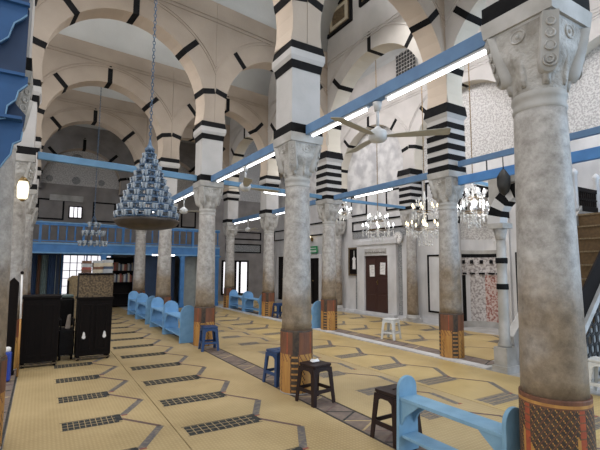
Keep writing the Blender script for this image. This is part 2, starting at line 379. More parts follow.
def capital_me(neck=2.76, r=.165, hw=.245):
    mb = MB(); z0 = neck; z1 = 3.365
    mb.lathe([(r-.004, z0-.09), (r+.005, z0-.08), (r+.005, z0-.062), (r, z0-.045), (r, z0-.02), (r+.008, z0-.008), (r+.011, z0+.006), (r+.009, z0+.022), (r+.004, z0+.036)], 'marble', seg=40, cap=False)
    seg = 64; rings = []
    for k in range(15):                       # bell: circle growing into a square
        t = k/14; z = z0+.03+(3.235-z0-.03)*t
        w = max(0., (t-.12)/.88); w = w*w*(3-2*w)
        ring = []
        for i in range(seg):
            th = 2*PI*i/seg; rc = r+.004+.035*t
            rr = rc*(1-w)+w*sq(th, .226)
            rr += .004*math.cos(8*th)*math.sin(PI*min(1, t*1.5))    # shallow leaves
            ring.append(mb.bm.verts.new((rr*math.cos(th), rr*math.sin(th), z)))
        rings.append(ring)
    for a, b in zip(rings, rings[1:]):
        for i in range(seg): mb.face([a[i], a[(i+1) % seg], b[(i+1) % seg], b[i]], 'carved', True)
    for q in range(4):                        # hanging volutes at the corners
        th = PI/4+q*PI/2; d = Vector((math.cos(th), math.sin(th), 0)); n_ = Vector((-d.y, d.x, 0))
        pts = []
        for i in range(9):
            a = -PI/2+2*PI*i/8
        # tongue: board hanging from the abacus, rounded below
        out = [(-.048, 3.24), (.048, 3.24), (.052, 3.06), (.054, 2.95), (.047, 2.905), (.028, 2.882), (0, 2.875), (-.028, 2.882), (-.047, 2.905), (-.054, 2.95), (-.052, 3.06)]
        def off(z): return .238+.092*((z-2.875)/.365)**.9
        mb.hexa([tuple(d*(off(z)-.12)+n_*x+Vector((0, 0, z))) for x, z in out], [tuple(d*off(z)+n_*x+Vector((0, 0, z))) for x, z in out], 'marble', True)
        for zc_, rr in ((2.945, .040), (2.945, .020), (3.03, .030), (3.105, .026), (3.175, .024)):               # scroll and beads carved on the tongue
            c = d*(off(zc_)+.002)+Vector((0, 0, zc_))
            mb.tube([tuple(c+n_*rr*math.cos(2*PI*i/14)+Vector((0, 0, rr*math.sin(2*PI*i/14)))) for i in range(14)], .0065, 'carved', 6, True)
        # acanthus leaf rising to each corner
        pts = [tuple(d*(r+.004+.115*(i/7)**1.5)+Vector((0, 0, z0+.06+.30*i/7))) for i in range(8)]
        mb.tube(pts, [.022, .028, .030, .030, .028, .026, .024, .022], 'carved', 8)
        th = q*PI/2; d = Vector((math.cos(th), math.sin(th), 0)); n_ = Vector((-d.y, d.x, 0))
        mb.tube([tuple(d*(r+.0+.03*(i/6))+Vector((0, 0, z0+.06+.24*i/6))) for i in range(7)], [.016, .024, .027, .026, .022, .018, .012], 'carved', 8)
        # rosette and looped band between the volutes
        c = d*.224+Vector((0, 0, 3.17))
        mb.tube([tuple(c+n_*.05*math.cos(2*PI*i/14)+Vector((0, 0, .042*math.sin(2*PI*i/14)))) for i in range(14)], .008, 'carved', 6, True)
        mb.ball(tuple(c), .016, 'carved', 8)
    # abacus
    for h0, za, zb in ((.215, 3.225, 3.262), (hw, 3.255, z1)):
        mb.hexa([(-h0,-h0,za),(h0,-h0,za),(h0,h0,za),(-h0,h0,za)], [(-h0-.012,-h0-.012,zb),(h0+.012,-h0-.012,zb),(h0+.012,h0+.012,zb),(-h0-.012,h0+.012,zb)], 'marble')
    return mb.data('capital')
def impost_me(ablaq):
    mb = MB()
    def sl(h, a, b, m, h2=None):
        h2 = h2 or h
        mb.hexa([(-h,-h,a),(h,-h,a),(h,h,a),(-h,h,a)], [(-h2,-h2,b),(h2,-h2,b),(h2,h2,b),(-h2,h2,b)], m)
    if not ablaq:
        sl(.247, 3.365, 3.49, 'black'); sl(.222, 3.49, 4.25, 'block'); sl(.232, 4.25, 4.355, 'black', .245)
        sl(.25, 4.355, 4.41, 'block', .272); sl(.272, 4.41, 4.50, 'block'); sl(.268, 4.50, 4.62, 'black', .25)
    else:
        z = 3.365
        for k in range(5):
            sl(.243, z, z+.105, 'black'); sl(.235, z+.105, z+.20, 'block'); z += .20
        sl(.24, z, z+.07, 'block', .275); sl(.28, z+.07, 4.62, 'black', .26)
    return mb.data('impost')
def plinth_me():
    mb = MB(); mb.lathe([(.212, .012), (.212, .02), (.205, .03), (.20, .036)], 'marble', seg=32); return mb.data('plinth')
ME_SHAFT = shaft_me(.197, .163, .79, 2.70, 'shaft'); ME_WRAP = wrap_me(); ME_NET = wrap_fancy_me(); ME_CAP = capital_me()
ME_IMP = impost_me(False); ME_ABL = impost_me(True); ME_PL = plinth_me()
ME_SHAFT_C = shaft_me(.172, .142, .2, 2.70, 'shaft_tall'); ME_CAP_C = capital_me(2.76, .145, .225)
def base_c():
    mb = MB(); mb.box(-.21, .21, -.21, .21, 0, .09, 'marble'); mb.lathe([(.20, .09), (.205, .12), (.19, .145), (.18, .15), (.185, .18), (.172, .21)], 'marble', seg=32); return mb.data('base')
ME_BASE_C = base_c()
def column(p, label, ablaq=False, wrap='base_wrap', rz=0., group=None, gallery=False):
    t = tag(empty('marble_column', (p[0], p[1], 0)), label, 'column', group, 'thing')
    if wrap:
        mesh_obj('plinth', ME_PL, t)
        w = mesh_obj('base_wrap', ME_NET if wrap == 'net' else ME_WRAP, t); w.rotation_euler.z = rz; w['label'] = 'woven straw wrap'
        mesh_obj('shaft', ME_SHAFT, t)
    else:
        mesh_obj('base', ME_BASE_C, t); mesh_obj('shaft', ME_SHAFT_C, t)
    mesh_obj('capital', ME_CAP if wrap else ME_CAP_C, t)
    i = mesh_obj('impost', ME_ABL if ablaq else ME_IMP, t); i['label'] = 'black and white banded block' if ablaq else 'whitewashed block with black bands'
    return t
column(A[0], 'large marble column nearest the camera, net-patterned wrap, beside the light blue bench', wrap='net', rz=R(150))
column(A[1], 'marble column with the dark brown and navy stools at its wrapped foot', rz=R(192))
column(A[2], 'marble column with one navy stool before it and a blue bench behind', rz=R(200))
column(A[3], 'slim-looking marble column between the two pairs of blue benches', rz=R(30))
column(A[4], 'marble column at the far end of the blue benches, near the blue gallery', rz=R(60))
column(B[1], 'marble column under a striped block, right of the white plastic stool', True, rz=R(195))
column(B[2], 'marble column under a striped block, behind the near wrapped column', True, rz=R(165))
column(B[3], 'marble column with a navy stool at its foot, beside the far blue bench', rz=R(10))
column(B[4], 'farthest marble column of the second row, beside the white window', rz=R(70))
column(B[0], 'marble column hidden behind the largest column, before the pulpit stair', True, rz=R(20))
column(Z[1], 'marble column cut by the left edge under the blue canopy', rz=R(90))
column(Z[2], 'marble column behind the left edge column, beside the dark cabinet', rz=R(40))
column(Z[3], 'marble column hidden behind the two left columns, middle of three', rz=R(10))
column(Z[4], 'marble column hidden behind the left columns, next to the gallery', rz=R(80))
column(CW[1], 'pale engaged column against the prayer wall, right of the niche', True, wrap=None)
column(CW[2], 'pale engaged column against the prayer wall, right of the clock', True, wrap=None)
column(CW[3], 'pale engaged column against the prayer wall, left of the picture frame', True, wrap=None)
column(CW[4], 'pale engaged column against the prayer wall, beside the green sign', False, wrap=None)

# ------------------------------------------------------------------ arches
def arch(p0, p1, t, ztop, s0, s1, face='plaster', n=28, leg=.26, studs=True, low_to=None, name='arch'):
    p0 = Vector(p0); p1 = Vector(p1); Lg = (p1-p0).length; d = (p1-p0)/Lg; nn = Vector((-d.y, d.x))
    zs = 4.62; w = Lg/2-leg; drop = .30; zc = zs+drop; Rr = math.hypot(w, drop); a0 = math.asin(drop/Rr); cx = Lg/2
    mb = MB()
    def P(s, o, z): q = p0+d*s+nn*o; return (q.x, q.y, z)
    th = [PI+a0-(PI+2*a0)*i/n for i in range(n+1)]
    arc = [(cx+Rr*math.cos(a), zc+Rr*math.sin(a)) for a in th]
    outl = [(s0, zs)]+arc+[(Lg-s1, zs), (Lg-s1, ztop), (s0, ztop)]
    for o in (-t/2, t/2): mb.poly([P(s, o, z) for s, z in outl], face)
    k = len(outl)
    for i in range(k):
        a, b = outl[i], outl[(i+1) % k]
        m = ('soffit_lit' if face == 'plaster_pale' else 'soffit') if 1 <= i <= n else face
        f = mb.poly([P(a[0],-t/2,a[1]), P(b[0],-t/2,b[1]), P(b[0],t/2,b[1]), P(a[0],t/2,a[1])], m)
    # voussoirs
    def wedge(a, ra, rb, width, m, e):
        da = width/2
        q = []
        for rr in (ra, rb):
            c = Vector((math.cos(a), math.sin(a))); tt = Vector((-c.y, c.x))
            q.append([(cx+c.x*rr-tt.x*da, zc+c.y*rr-tt.y*da), (cx+c.x*rr+tt.x*da, zc+c.y*rr+tt.y*da)])
        pts = [q[0][0], q[0][1], q[1][1], q[1][0]]
        mb.hexa([P(s, -t/2-e, z) for s, z in pts], [P(s, t/2+e, z) for s, z in pts], m)
    for a in (R(90), R(47), R(133)): wedge(a, Rr-.006, Rr+.38, .115, 'black', .006)
    if studs:
        c = (cx, zc+Rr+.44)
        for o in (-t/2-.012, t/2-.01):
            mb.hexa([P(c[0]+.03*math.cos(2*PI*i/10), o, c[1]+.03*math.sin(2*PI*i/10)) for i in range(10)], [P(c[0]+.03*math.cos(2*PI*i/10), o+.022, c[1]+.03*math.sin(2*PI*i/10)) for i in range(10)], 'black')
    th0 = R(13); rb = cx/math.cos(th0)-.01
    if Rr < rb:
        for a, lim in ((PI-th0, s0), (th0, s1)): wedge(a, Rr-.006, rb-lim, .115, 'black', .006)
    # raised mouldings round the arch and under the ceiling
    for rr, al in ((Rr+.40, 24), (Rr+.46, 28)):
        for o in (-1, 1):
            m_ = 30; av = [R(al)+(PI-2*R(al))*i/m_ for i in range(m_+1)]
            for i in range(m_):
                q = []
                for rad in (rr-.013, rr+.013):
                    for a in (av[i], av[i+1]): q.append((cx+rad*math.cos(a), zc+rad*math.sin(a)))
                q = [q[0], q[1], q[3], q[2]]
                mb.hexa([P(s, o*(t/2-.005), z) for s, z in q], [P(s, o*(t/2+.016), z) for s, z in q], face)
    for zz in (ztop-.44, ztop-.36) if ztop < 7.6 else (6.94, 7.02):
        for o in (-1, 1):
            q = [(s0+.01, zz-.014), (Lg-s1-.01, zz-.014), (Lg-s1-.01, zz+.014), (s0+.01, zz+.014)]
            mb.hexa([P(s, o*(t/2-.005), z) for s, z in q], [P(s, o*(t/2+.018), z) for s, z in q], face)
    return struct(mb, name)
T = .42; TOPC = 7.30; TOPR = 9.1
LW = [(-4.2, p[1]) for p in Z]
for i in range(5):                        # cross arches over the aisles
    arch(LW[i], Z[i], T, TOPC, .0, 0)
    arch(Z[i], A[i], T, TOPC, 0, 0)
    arch(A[i], B[i], T, TOPC, 0, T/2)
ZE = (-.42, 19.25); AE = (2.93, 19.25); BE = (6.42, 19.25); CE = (9.78, 19.25)
q = B+[BE]
for a, b in zip(q, q[1:]): arch(a, b, T, TOPR, 0, 0, 'plaster_pale')
q = CA+[CE]
for a, b in zip(q, q[1:]): arch(a, b, .34, 8.45, 0, 0, 'plaster_pale')
for a, b in zip([ZE, AE], [AE, BE]): arch(a, b, T, TOPC, 0, T/2 if b is BE else 0, 'end_plaster')

# barrel vaults between the cross walls
lines = [[(-4.3, Z[i][1]), Z[i], A[i], B[i]] for i in range(5)]+[[(-4.3, 19.25), ZE, AE, BE]]
lines = [[(-4.3, -3.4), (-.42, -3.4), (2.93, -3.4), (6.42, -3.4)]]+lines
for la, lb in zip(lines, lines[1:]):
    mb = MB(); n = 18; rings = []
    for (x, ya), (_, yb) in zip(la, lb):
        c = (ya+yb)/2; w = (yb-ya)/2-.20; x = min(x, 6.30)
        inn = [(x, c-w*math.cos(PI*i/n), 7.17+min(w, 1.6)*math.sin(PI*i/n)) for i in range(n+1)]
        out = [(x, c-(w+.1)*math.cos(PI*i/n), 7.17+(min(w, 1.6)+.1)*math.sin(PI*i/n)) for i in range(n+1)]
        rings.append([mb.bm.verts.new(p) for p in inn+out[::-1]])
    k = len(rings[0])
    for a, b in zip(rings, rings[1:]):
        for i in range(k): mb.face([a[i], a[(i+1) % k], b[(i+1) % k], b[i]], 'vault', i % (n+1) != n)
    mb.face(rings[0], 'vault'); mb.face(rings[-1][::-1], 'vault'); struct(mb, 'ceiling')
# long vault over the aisle along the prayer wall
mb = MB(); c, w, n = 8.19, 1.77, 16
inn = [(c-w*math.cos(PI*i/n), 8.40+.95*math.sin(PI*i/n)) for i in range(n+1)]
out = [(c-(w+.15)*math.cos(PI*i/n), 8.40+1.12*math.sin(PI*i/n)) for i in range(n+1)]
mb.prism(inn+out[::-1], 'y', -3.2, 20, 'vault'); struct(mb, 'ceiling')

# ------------------------------------------------------------------ walls
NU0, NU1, NZ = 6.62, 7.80, 3.22          # prayer niche opening
mb = MB()
ctr = (NU0+NU1)/2; nr = (NU1-NU0)/2
out = [(-4, 0), (NU0, 0), (NU0, NZ)]+[(ctr-nr*math.cos(PI*i/16), NZ+nr*math.sin(PI*i/16)) for i in range(1, 16)]+[(NU1, NZ), (NU1, 0), (20, 0), (20, 4.45), (-4, 4.45)]
mb.prism(out, 'x', WX, WX+.25, 'marble_wall')
mb.box(WX, WX+.25, -4, 9.36, 4.45, 9.6, 'stucco'); mb.box(WX, WX+.25, 9.36, 13., 4.45, 9.6, 'stucco_fine'); mb.box(WX, WX+.25, 13., 20, 4.45, 9.6, 'stucco_fine')
struct(mb, 'wall_right')
mb = MB(); mb.box(-4.2, WX+.2, END, END+.3, 0, 4.9, 'end_plaster'); mb.box(-4.2, WX+.2, END, END+.3, 4.9, 9.6, 'stucco'); struct(mb, 'wall_back')
# left wall far beyond the left columns, with tall courtyard openings
mb = MB()
for a, b in ((-3.2, -2.6), (.2, .8), (3.6, 4.2), (7.0, 7.6), (10.4, 11.0), (13.8, 20)): mb.box(-4.45, -4.2, a, b, 0, 3.6, 'plaster_pale')
mb.box(-4.45, -4.2, -3.2, 20, 3.6, 4.4, 'plaster_pale'); mb.box(-4.45, -4.2, -3.2, 20, 7.4, 9.0, 'plaster_pale')
for a in (-3.2, .2, 3.6, 7., 10.4, 13.8, 17.2): mb.box(-4.45, -4.2, a, a+.6, 4.4, 7.4, 'plaster_pale')
struct(mb, 'wall_left')

# prayer niche lining
mb = MB(); seg = 14
def niche_band(z0, z1, fn, r=nr):
    for i in range(seg):
        a, b = -PI/2+PI*i/seg, -PI/2+PI*(i+1)/seg
        q = [(WX+.02+r*math.cos(t_), ctr+r*math.sin(t_)) for t_ in (a, b)]
        mb.poly([(*q[0], z0), (*q[1], z0), (*q[1], z1), (*q[0], z1)], fn(i))
niche_band(0, .16, lambda i: 'marble')
pan = ['marble']*5+['marble_wall', 'tile_red', 'tile_red', 'tile_red', 'tile_pale', 'tile_pale', 'tile_pale', 'marble_wall', 'black']
niche_band(.16, 1.42, lambda i: pan[i])
niche_band(1.42, 1.90, lambda i: 'tile_pale'); niche_band(1.90, 2.0, lambda i: 'black'); niche_band(2.0, 2.1, lambda i: 'marble')
niche_band(2.1, 2.4, lambda i: 'marble_wall'); niche_band(2.4, NZ, lambda i: 'stucco')
for i in range(seg):
    for k in range(8):
        a, b = -PI/2+PI*i/seg, -PI/2+PI*(i+1)/seg; e0, e1 = PI/2*k/8, PI/2*(k+1)/8
        def S(t_, e): return (WX+.02+nr*math.cos(e)*math.cos(t_), ctr+nr*math.cos(e)*math.sin(t_), NZ+nr*math.sin(e))
        mb.poly([S(a, e0), S(b, e0), S(b, e1), S(a, e1)], 'stucco')
for i in range(1, seg, 2):
    a = -PI/2+PI*(i+.5)/seg; c = (WX+.0+(nr-.02)*math.cos(a), ctr+(nr-.02)*math.sin(a))
    mb.cbox((c[0], c[1], 1.78), (.05, .07, .10), 'black'); mb.cbox((c[0], c[1], 1.46), (.05, .16, .05), 'black')
struct(mb, 'wall_niche')
mb = MB()                                 # striped arch round the niche, its jambs and black outline
for i in range(11):
    a, b = PI*i/11, PI*(i+1)/11; pts = [(ctr-rr*math.cos(t_), NZ+rr*math.sin(t_)) for rr, t_ in ((nr-.20, a), (nr-.20, b), (nr-.03, b), (nr-.03, a))]
    mb.prism(pts, 'x', WX-.05, WX+.06, 'black' if i % 2 == 0 else 'marble_wall')
for i in range(20):
    a, b = PI*i/20, PI*(i+1)/20; pts = [(ctr-rr*math.cos(t_), NZ+rr*math.sin(t_)) for rr, t_ in ((nr-.03, a), (nr-.03, b), (nr+.03, b), (nr+.03, a))]
    mb.prism(pts, 'x', WX-.06, WX+.02, 'black')
for y0, y1 in ((NU0-.30, NU0), (NU1, NU1+.30)):
    z = 0; k = 0
    while z < NZ-.01:
        h = .20 if z > 1.9 else .95; h = min(h, NZ-z)
        mb.box(WX-.07, WX+.01, y0, y1, z, z+h, ('black' if k % 2 else 'marble_wall') if z > 1.9 else 'marble_wall'); z += h; k += 1
struct(mb, 'trim_2')
def niche_column(y, label):
    t = tag(empty('niche_column', (9.78, y, 0)), label, 'column', 'small niche columns', 'thing')
    mb = MB(); mb.box(-.08, .08, -.08, .08, 0, .14, 'marble'); mb.lathe([(.075, .14), (.08, .17), (.06, .2)], 'marble', seg=20); mb.build('base', t)
    mb = MB(); mb.lathe([(.058, .2), (.05, 2.0)], 'black' if y < 0 else 'marble', seg=20)
    for z in (.9, 1.45): mb.lathe([(.056, z), (.062, z+.02), (.062, z+.14), (.056, z+.16)], 'black', seg=20)
    mb.build('shaft', t)
    mb = MB(); mb.lathe([(.055, 2.0), (.06, 2.04), (.085, 2.2)], 'carved', seg=20); mb.box(-.1, .1, -.1, .1, 2.2, 2.28, 'marble'); mb.build('capital', t)
niche_column(6.50, 'slim marble column at the right side of the prayer niche')
niche_column(7.93, 'slim marble column at the left side of the prayer niche')

# marble fittings of the prayer wall: inlaid black frames
trim_n = [3]
def frame(y0, y1, z0, z1, w=.055, x=WX, m='black', fill=None, d=.03):
    mb = MB()
    mb.box(x-d, x+.01, y0, y1, z0, z0+w, m); mb.box(x-d, x+.01, y0, y1, z1-w, z1, m)
    mb.box(x-d, x+.01, y0, y0+w, z0+w, z1-w, m); mb.box(x-d, x+.01, y1-w, y1, z0+w, z1-w, m)
    if fill: mb.box(x-d*.5, x+.01, y0+w, y1-w, z0+w, z1-w, fill)
    struct(mb, 'trim_%d' % trim_n[0]); trim_n[0] += 1
frame(11.75, 12.66, 3.50, 4.28, fill='stucco_fine'); frame(9.75, 10.75, 3.52, 4.24, fill='stucco_fine')
frame(9.62, 12.60, 2.92, 3.30); frame(8.36, 8.99, .30, 2.0, fill='marble_wall'); frame(8.2, 9.0, 3.0, 4.2)
frame(5.6, 6.2, .3, 2.0); frame(13.9, 16.0, 2.95, 3.5); frame(14.0, 14.55, .3, 2.5); frame(16.8, 18.9, 2.9, 3.4)
mb = MB()                                 # grey tile courses beside and over the marble doorcase
mb.box(WX-.015, WX+.01, 9.62, 12.6, 2.66, 2.90, 'tile_grey'); mb.box(WX-.015, WX+.01, 10.06, 10.22, .1, 2.35, 'tile_grey'); mb.box(WX-.015, WX+.01, 12.25, 12.42, .1, 2.35, 'tile_grey')
struct(mb, 'trim_%d' % trim_n[0]); trim_n[0] += 1
mb = MB(); mb.box(WX-.10, WX+.01, 9.7, 19.4, -.003, .07, 'marble_wall'); mb.box(WX-.10, WX+.01, 8.0, 9.7, -.003, .12, 'marble_wall'); mb.box(WX-.1, WX+.01, -3, 6.3, -.003, .12, 'marble_wall'); struct(mb, 'baseboard_right')

mb = MB(); mb.box(9.55, 9.62, 8.90, 9.80, 7.62, 8.52, 'carved'); struct(mb, 'trim_%d' % trim_n[0]); trim_n[0] += 1
mb = MB()
for i in range(7):
    for j in range(7): mb.box(9.53, 9.56, 8.93+.123*i, 8.93+.123*i+.08, 7.66+.12*j, 7.66+.12*j+.08, 'iron')
struct(mb, 'trim_%d' % trim_n[0]); trim_n[0] += 1
mb = MB(); mb.box(9.58, 9.62, 9.95, 11.0, 7.60, 7.84, 'carved')
for k in range(9): mb.box(9.57, 9.585, 10.0+k*.105, 10.07+k*.105, 7.64, 7.72+.05*(k % 3), 'tile_grey')
struct(mb, 'trim_%d' % trim_n[0]); trim_n[0] += 1

# brown door with its marble case
t = empty('door_1', (WX, 11.22, 0)); t['kind'] = 'structure'
mb = MB(); mb.box(-.12, .01, -1.0, -.60, .10, 2.02, 'marble_wall'); mb.box(-.12, .01, .60, 1.0, .10, 2.02, 'marble_wall'); mb.box(-.12, .01, -1.0, 1.0, 2.02, 2.40, 'marble_wall')
mb.box(-.16, .01, -1.06, 1.06, 2.40, 2.56, 'marble_wall'); mb.box(-.25, .01, -1.02, 1.02, 0, .10, 'marble_wall'); mb.build('door_frame', t, .01)
mb = MB()
for s in (-1, 1):
    mb.box(-.05, 0, min(0, s*.6)+.003, max(0, s*.6)-.003, .10, 2.02, 'door_wood')
    for z0, z1 in ((.18, .68), (.76, 1.26), (1.34, 1.92)): mb.box(-.065, -.045, min(s*.07, s*.53), max(s*.07, s*.53), z0, z1, 'door_wood')
mb.build('door_leaf', t, .006)
mb = MB(); mb.ball((-.08, -.04, 1.12), .03, 'brass'); mb.box(-.07, -.045, -.06, -.02, 1.03, 1.2, 'brass'); mb.build('door_handle', t)
mb = MB(); y = .52                        # carved inscription over the door: generic looped strokes
mb.box(-.125, -.118, -.56, .56, 2.06, 2.26, 'marble')
while y > -.5:
    h = random.uniform(.05, .11)
    mb.tube([(-.128, y, 2.10), (-.13, y-.02, 2.10+h), (-.13, y-.05, 2.12), (-.128, y-.09, 2.11+h*.4)], .009, 'ink_soft', 5); y -= .095
mb.build('lintel_inscription', t)
def sheet(y, z, h, w, tilt, label):
    mb = MB(); mb.box(-.004, .004, -w/2, w/2, -h/2, h/2, 'paper')
    for k in range(6): mb.box(-.0048, -.0035, -w*.36, w*.36*(1 if k % 2 else .6), h*.36-k*h*.13, h*.36-k*h*.13+h*.03, 'book_grey')
    o = tag(mb.build('paper_notice'), label, 'notice', 'paper notices on the brown door'); o.location = (WX-.072, y, z); o.rotation_euler.x = tilt
sheet(11.44, 1.50, .40, .25, R(-2), 'white paper notice on the left leaf of the brown door')
sheet(10.90, 1.58, .40, .25, R(3), 'white paper notice on the right leaf of the brown door')
# more doors farther down the same wall
def dark_door(name, y0, y1, z1):
    t = empty(name, (WX, (y0+y1)/2, 0)); t['kind'] = 'structure'; w = (y1-y0)/2
    mb = MB(); mb.box(-.10, .01, -w-.16, -w, 0, z1+.16, 'marble_wall'); mb.box(-.10, .01, w, w+.16, 0, z1+.16, 'marble_wall'); mb.box(-.10, .01, -w, w, z1, z1+.16, 'marble_wall'); mb.build('door_frame', t)
    mb = MB(); mb.box(-.04, .01, -w, w, .02, z1, 'dark_wood'); mb.box(-.055, -.035, -w+.08, -.04, .2, z1-.15, 'dark_wood'); mb.box(-.055, -.035, .04, w-.08, .2, z1-.15, 'dark_wood'); mb.build('door_leaf', t)
    mb = MB(); mb.ball((-.07, .03, 1.05), .03, 'brass'); mb.build('door_handle', t)
dark_door('door_2', 14.75, 15.65, 2.0); dark_door('door_3', 17.35, 18.35, 2.12)
# green sign over the far door
t = tag(empty('exit_sign', (WX-.12, 15.12, 2.20)), 'green sign over the dark doorway behind the striped column', 'sign')
mb = MB(); mb.box(-.02, .02, -.30, .30, .0, .30, 'green'); mb.build('sign_panel', t, .006)
mb = MB()
for k in range(5): mb.box(-.024, -.018, -.24+k*.10, -.18+k*.10, .05, .13, 'paper')
mb.box(-.024, -.018, -.22, .2, .2, .225, 'paper'); mb.build('sign_marks', t)
# wall lamp above the sign
t = tag(empty('wall_lamp', (WX-.02, 15.34, 2.80)), 'small lit wall lamp above the green sign', 'lamp')
mb = MB(); mb.box(-.06, 0, -.05, .05, -.08, .08, 'brass'); mb.tube([(-.05, 0, 0), (-.14, 0, -.02), (-.16, 0, .04)], .012, 'brass'); mb.build('bracket', t)
mb = MB(); mb.ball((-.16, 0, .10), .06, 'bulb_warm'); mb.build('bulb', t)
# framed picture
t = tag(empty('picture_frame', (WX-.03, 12.49, 1.83)), 'dark framed picture with a hanging lamp motif left of the brown door', 'picture')
mb = MB(); w, h, b = .33, .52, .06
mb.box(-.02, .03, -w, w, h-b, h, 'carved_wood'); mb.box(-.02, .03, -w, w, -h, -h+b, 'carved_wood'); mb.box(-.02, .03, -w, -w+b, -h+b, h-b, 'carved_wood'); mb.box(-.02, .03, w-b, w, -h+b, h-b, 'carved_wood'); mb.build('frame', t)
mb = MB(); mb.box(0, .02, -w+b, w-b, -h+b, h-b, 'dark_wood')
mb.prism([(-.09, -.28), (.09, -.28), (.075, .05), (.11, .1), (0, .2), (-.11, .1), (-.075, .05)], 'x', -.006, .002, 'paper'); mb.box(-.006, .002, -.012, .012, .2, .4, 'paper'); mb.build('picture_panel', t)
# clock
t = tag(empty('wall_clock', (WX-.05, 10.16, 2.58)), 'round white wall clock above the brown door', 'clock')
mb = MB(); mb.tube([(.02, 0, 0), (-.04, 0, 0)], .20, 'white_metal', 32); mb.build('case', t, .006)
mb = MB(); mb.tube([(-.042, 0, 0), (-.046, 0, 0)], .165, 'paper', 32)
for k in range(12):
    a = 2*PI*k/12; c = (.14*math.sin(a), .14*math.cos(a)); mb.cbox((-.048, c[0], c[1]), (.004, .012, .022), 'black')
mb.build('dial', t)
mb = MB(); mb.box(-.053, -.049, -.007, .007, -.02, .09, 'black'); mb.box(-.053, -.049, -.02, .12, -.006, .006, 'black'); mb.build('hands', t)

# framed stucco panels high on the second row wall
def high_panel(y0, y1, z0, z1, label):
    t = tag(empty('stucco_panel', (6.2, (y0+y1)/2, z0)), label, 'wall panel', None, 'thing'); w = (y1-y0)/2; h = z1-z0
    mb = MB(); b = .07
    for q in ((-w, w, 0, b), (-w, w, h-b, h), (-w, -w+b, b, h-b), (w-b, w, b, h-b)): mb.box(-.05, .03, *q, 'black')
    mb.build('frame', t)
    mb = MB(); mb.box(-.02, .03, -w+b, w-b, b, h-b, 'carved_wood')
    for k, mm in ((.16, 'book_cream'), (.27, 'carved_wood')):
        if w > k and h/2 > k: mb.box(-.03-k*.05, .0, -w+k, w-k, k*.8, h-k*.8, mm)
    mb.build('stucco_field', t)
high_panel(7.80, 8.86, 7.64, 8.42, 'dark framed stucco panel high above the near wrapped column')
high_panel(5.75, 7.50, 7.80, 8.42, 'pale stucco panel at the top edge, right of the dark framed one')

# ------------------------------------------------------------------ tie beams and tube lights
def beam(p0, p1, z, w, h, m, label, lights_at=(), name='tie_beam'):
    p0 = Vector((*p0, 0)); p1 = Vector((*p1, 0)); Lg = (p1-p0).length; a = math.atan2(p1.y-p0.y, p1.x-p0.x)
    t = tag(empty(name, (p0.x, p0.y, z), a), label, 'beam', 'blue beams between the columns', 'thing')
    mb = MB(); mb.box(.275, Lg-.275, -w/2, w/2, -h/2, h/2, m); mb.build('timber', t, .006)
    for s0, s1 in lights_at:
        mb = MB(); mb.box(s0, s1, -.024, .024, -h/2-.022, -h/2, 'white_metal'); f = mb.build('lamp_fitting', t)
        mb = MB(); mb.tube([(s0+.03, 0, -h/2-.036), (s1-.03, 0, -h/2-.036)], .0155, 'tube', 10); g = mb.build('tube', f)
    return t
zb = 3.405
def rowbeam(a, b, label, tubes): return beam(a, b, zb, .085, .13, 'beam_blue', label, [(y0-a[1], y1-a[1]) for y0, y1 in tubes])
rowbeam(A[0], A[1], 'blue beam with two lit tubes meeting the largest column', [(1.93, 3.13), (3.42, 4.55)])
rowbeam(A[1], A[2], 'blue beam with two lit tubes from the stool column to the next behind', [(5.45, 6.60), (6.72, 8.05)])
rowbeam(A[2], A[3], 'blue beam with one lit tube right of the cone chandelier', [(9.5, 11.3)])
rowbeam(A[3], A[4], 'blue beam with a lit tube above the farthest blue benches', [(12.6, 13.8)])
rowbeam(B[1], B[2], 'blue beam with one lit tube before the prayer wall', [(6.72, 8.05)])
rowbeam(B[2], B[3], 'blue beam with a lit tube behind the stool column', [(11.3, 12.1)])
rowbeam(B[3], B[4], 'far blue beam with two lit tubes above the far bench', [(13.15, 14.15), (14.35, 15.6)])
beam(B[1], B[0], 3.49, .06, .10, 'beam_blue', 'upper thin blue beam running behind the largest column', [])
beam((B[1][0], B[1][1]), (B[0][0], B[0][1]), 3.18, .08, .16, 'blue', 'lower thick blue beam running behind the largest column', [])
beam(Z[2], A[2], 3.43, .08, .12, 'tie_blue', 'blue tie beam behind the cone chandelier')
beam(A[2], B[2], 3.43, .07, .10, 'tie_blue', 'blue tie beam with a lit tube seen left of the stool column', [(1.42, 2.15)])
beam(B[1], CW[1], 3.30, .07, .07, 'pale_blue', 'short pale blue tie beam before the prayer niche')
beam(B[2], CW[2], 3.43, .06, .08, 'tie_blue', 'blue tie beam crossing in front of the door wall')
mb = MB(); mb.tube([(6.42, 4.45, 3.26), (6.42, 4.45, 3.44)], .012, 'iron'); tag(mb.build('hanger_rod'), 'thin dark rod joining the upper and lower blue beams', 'rod')

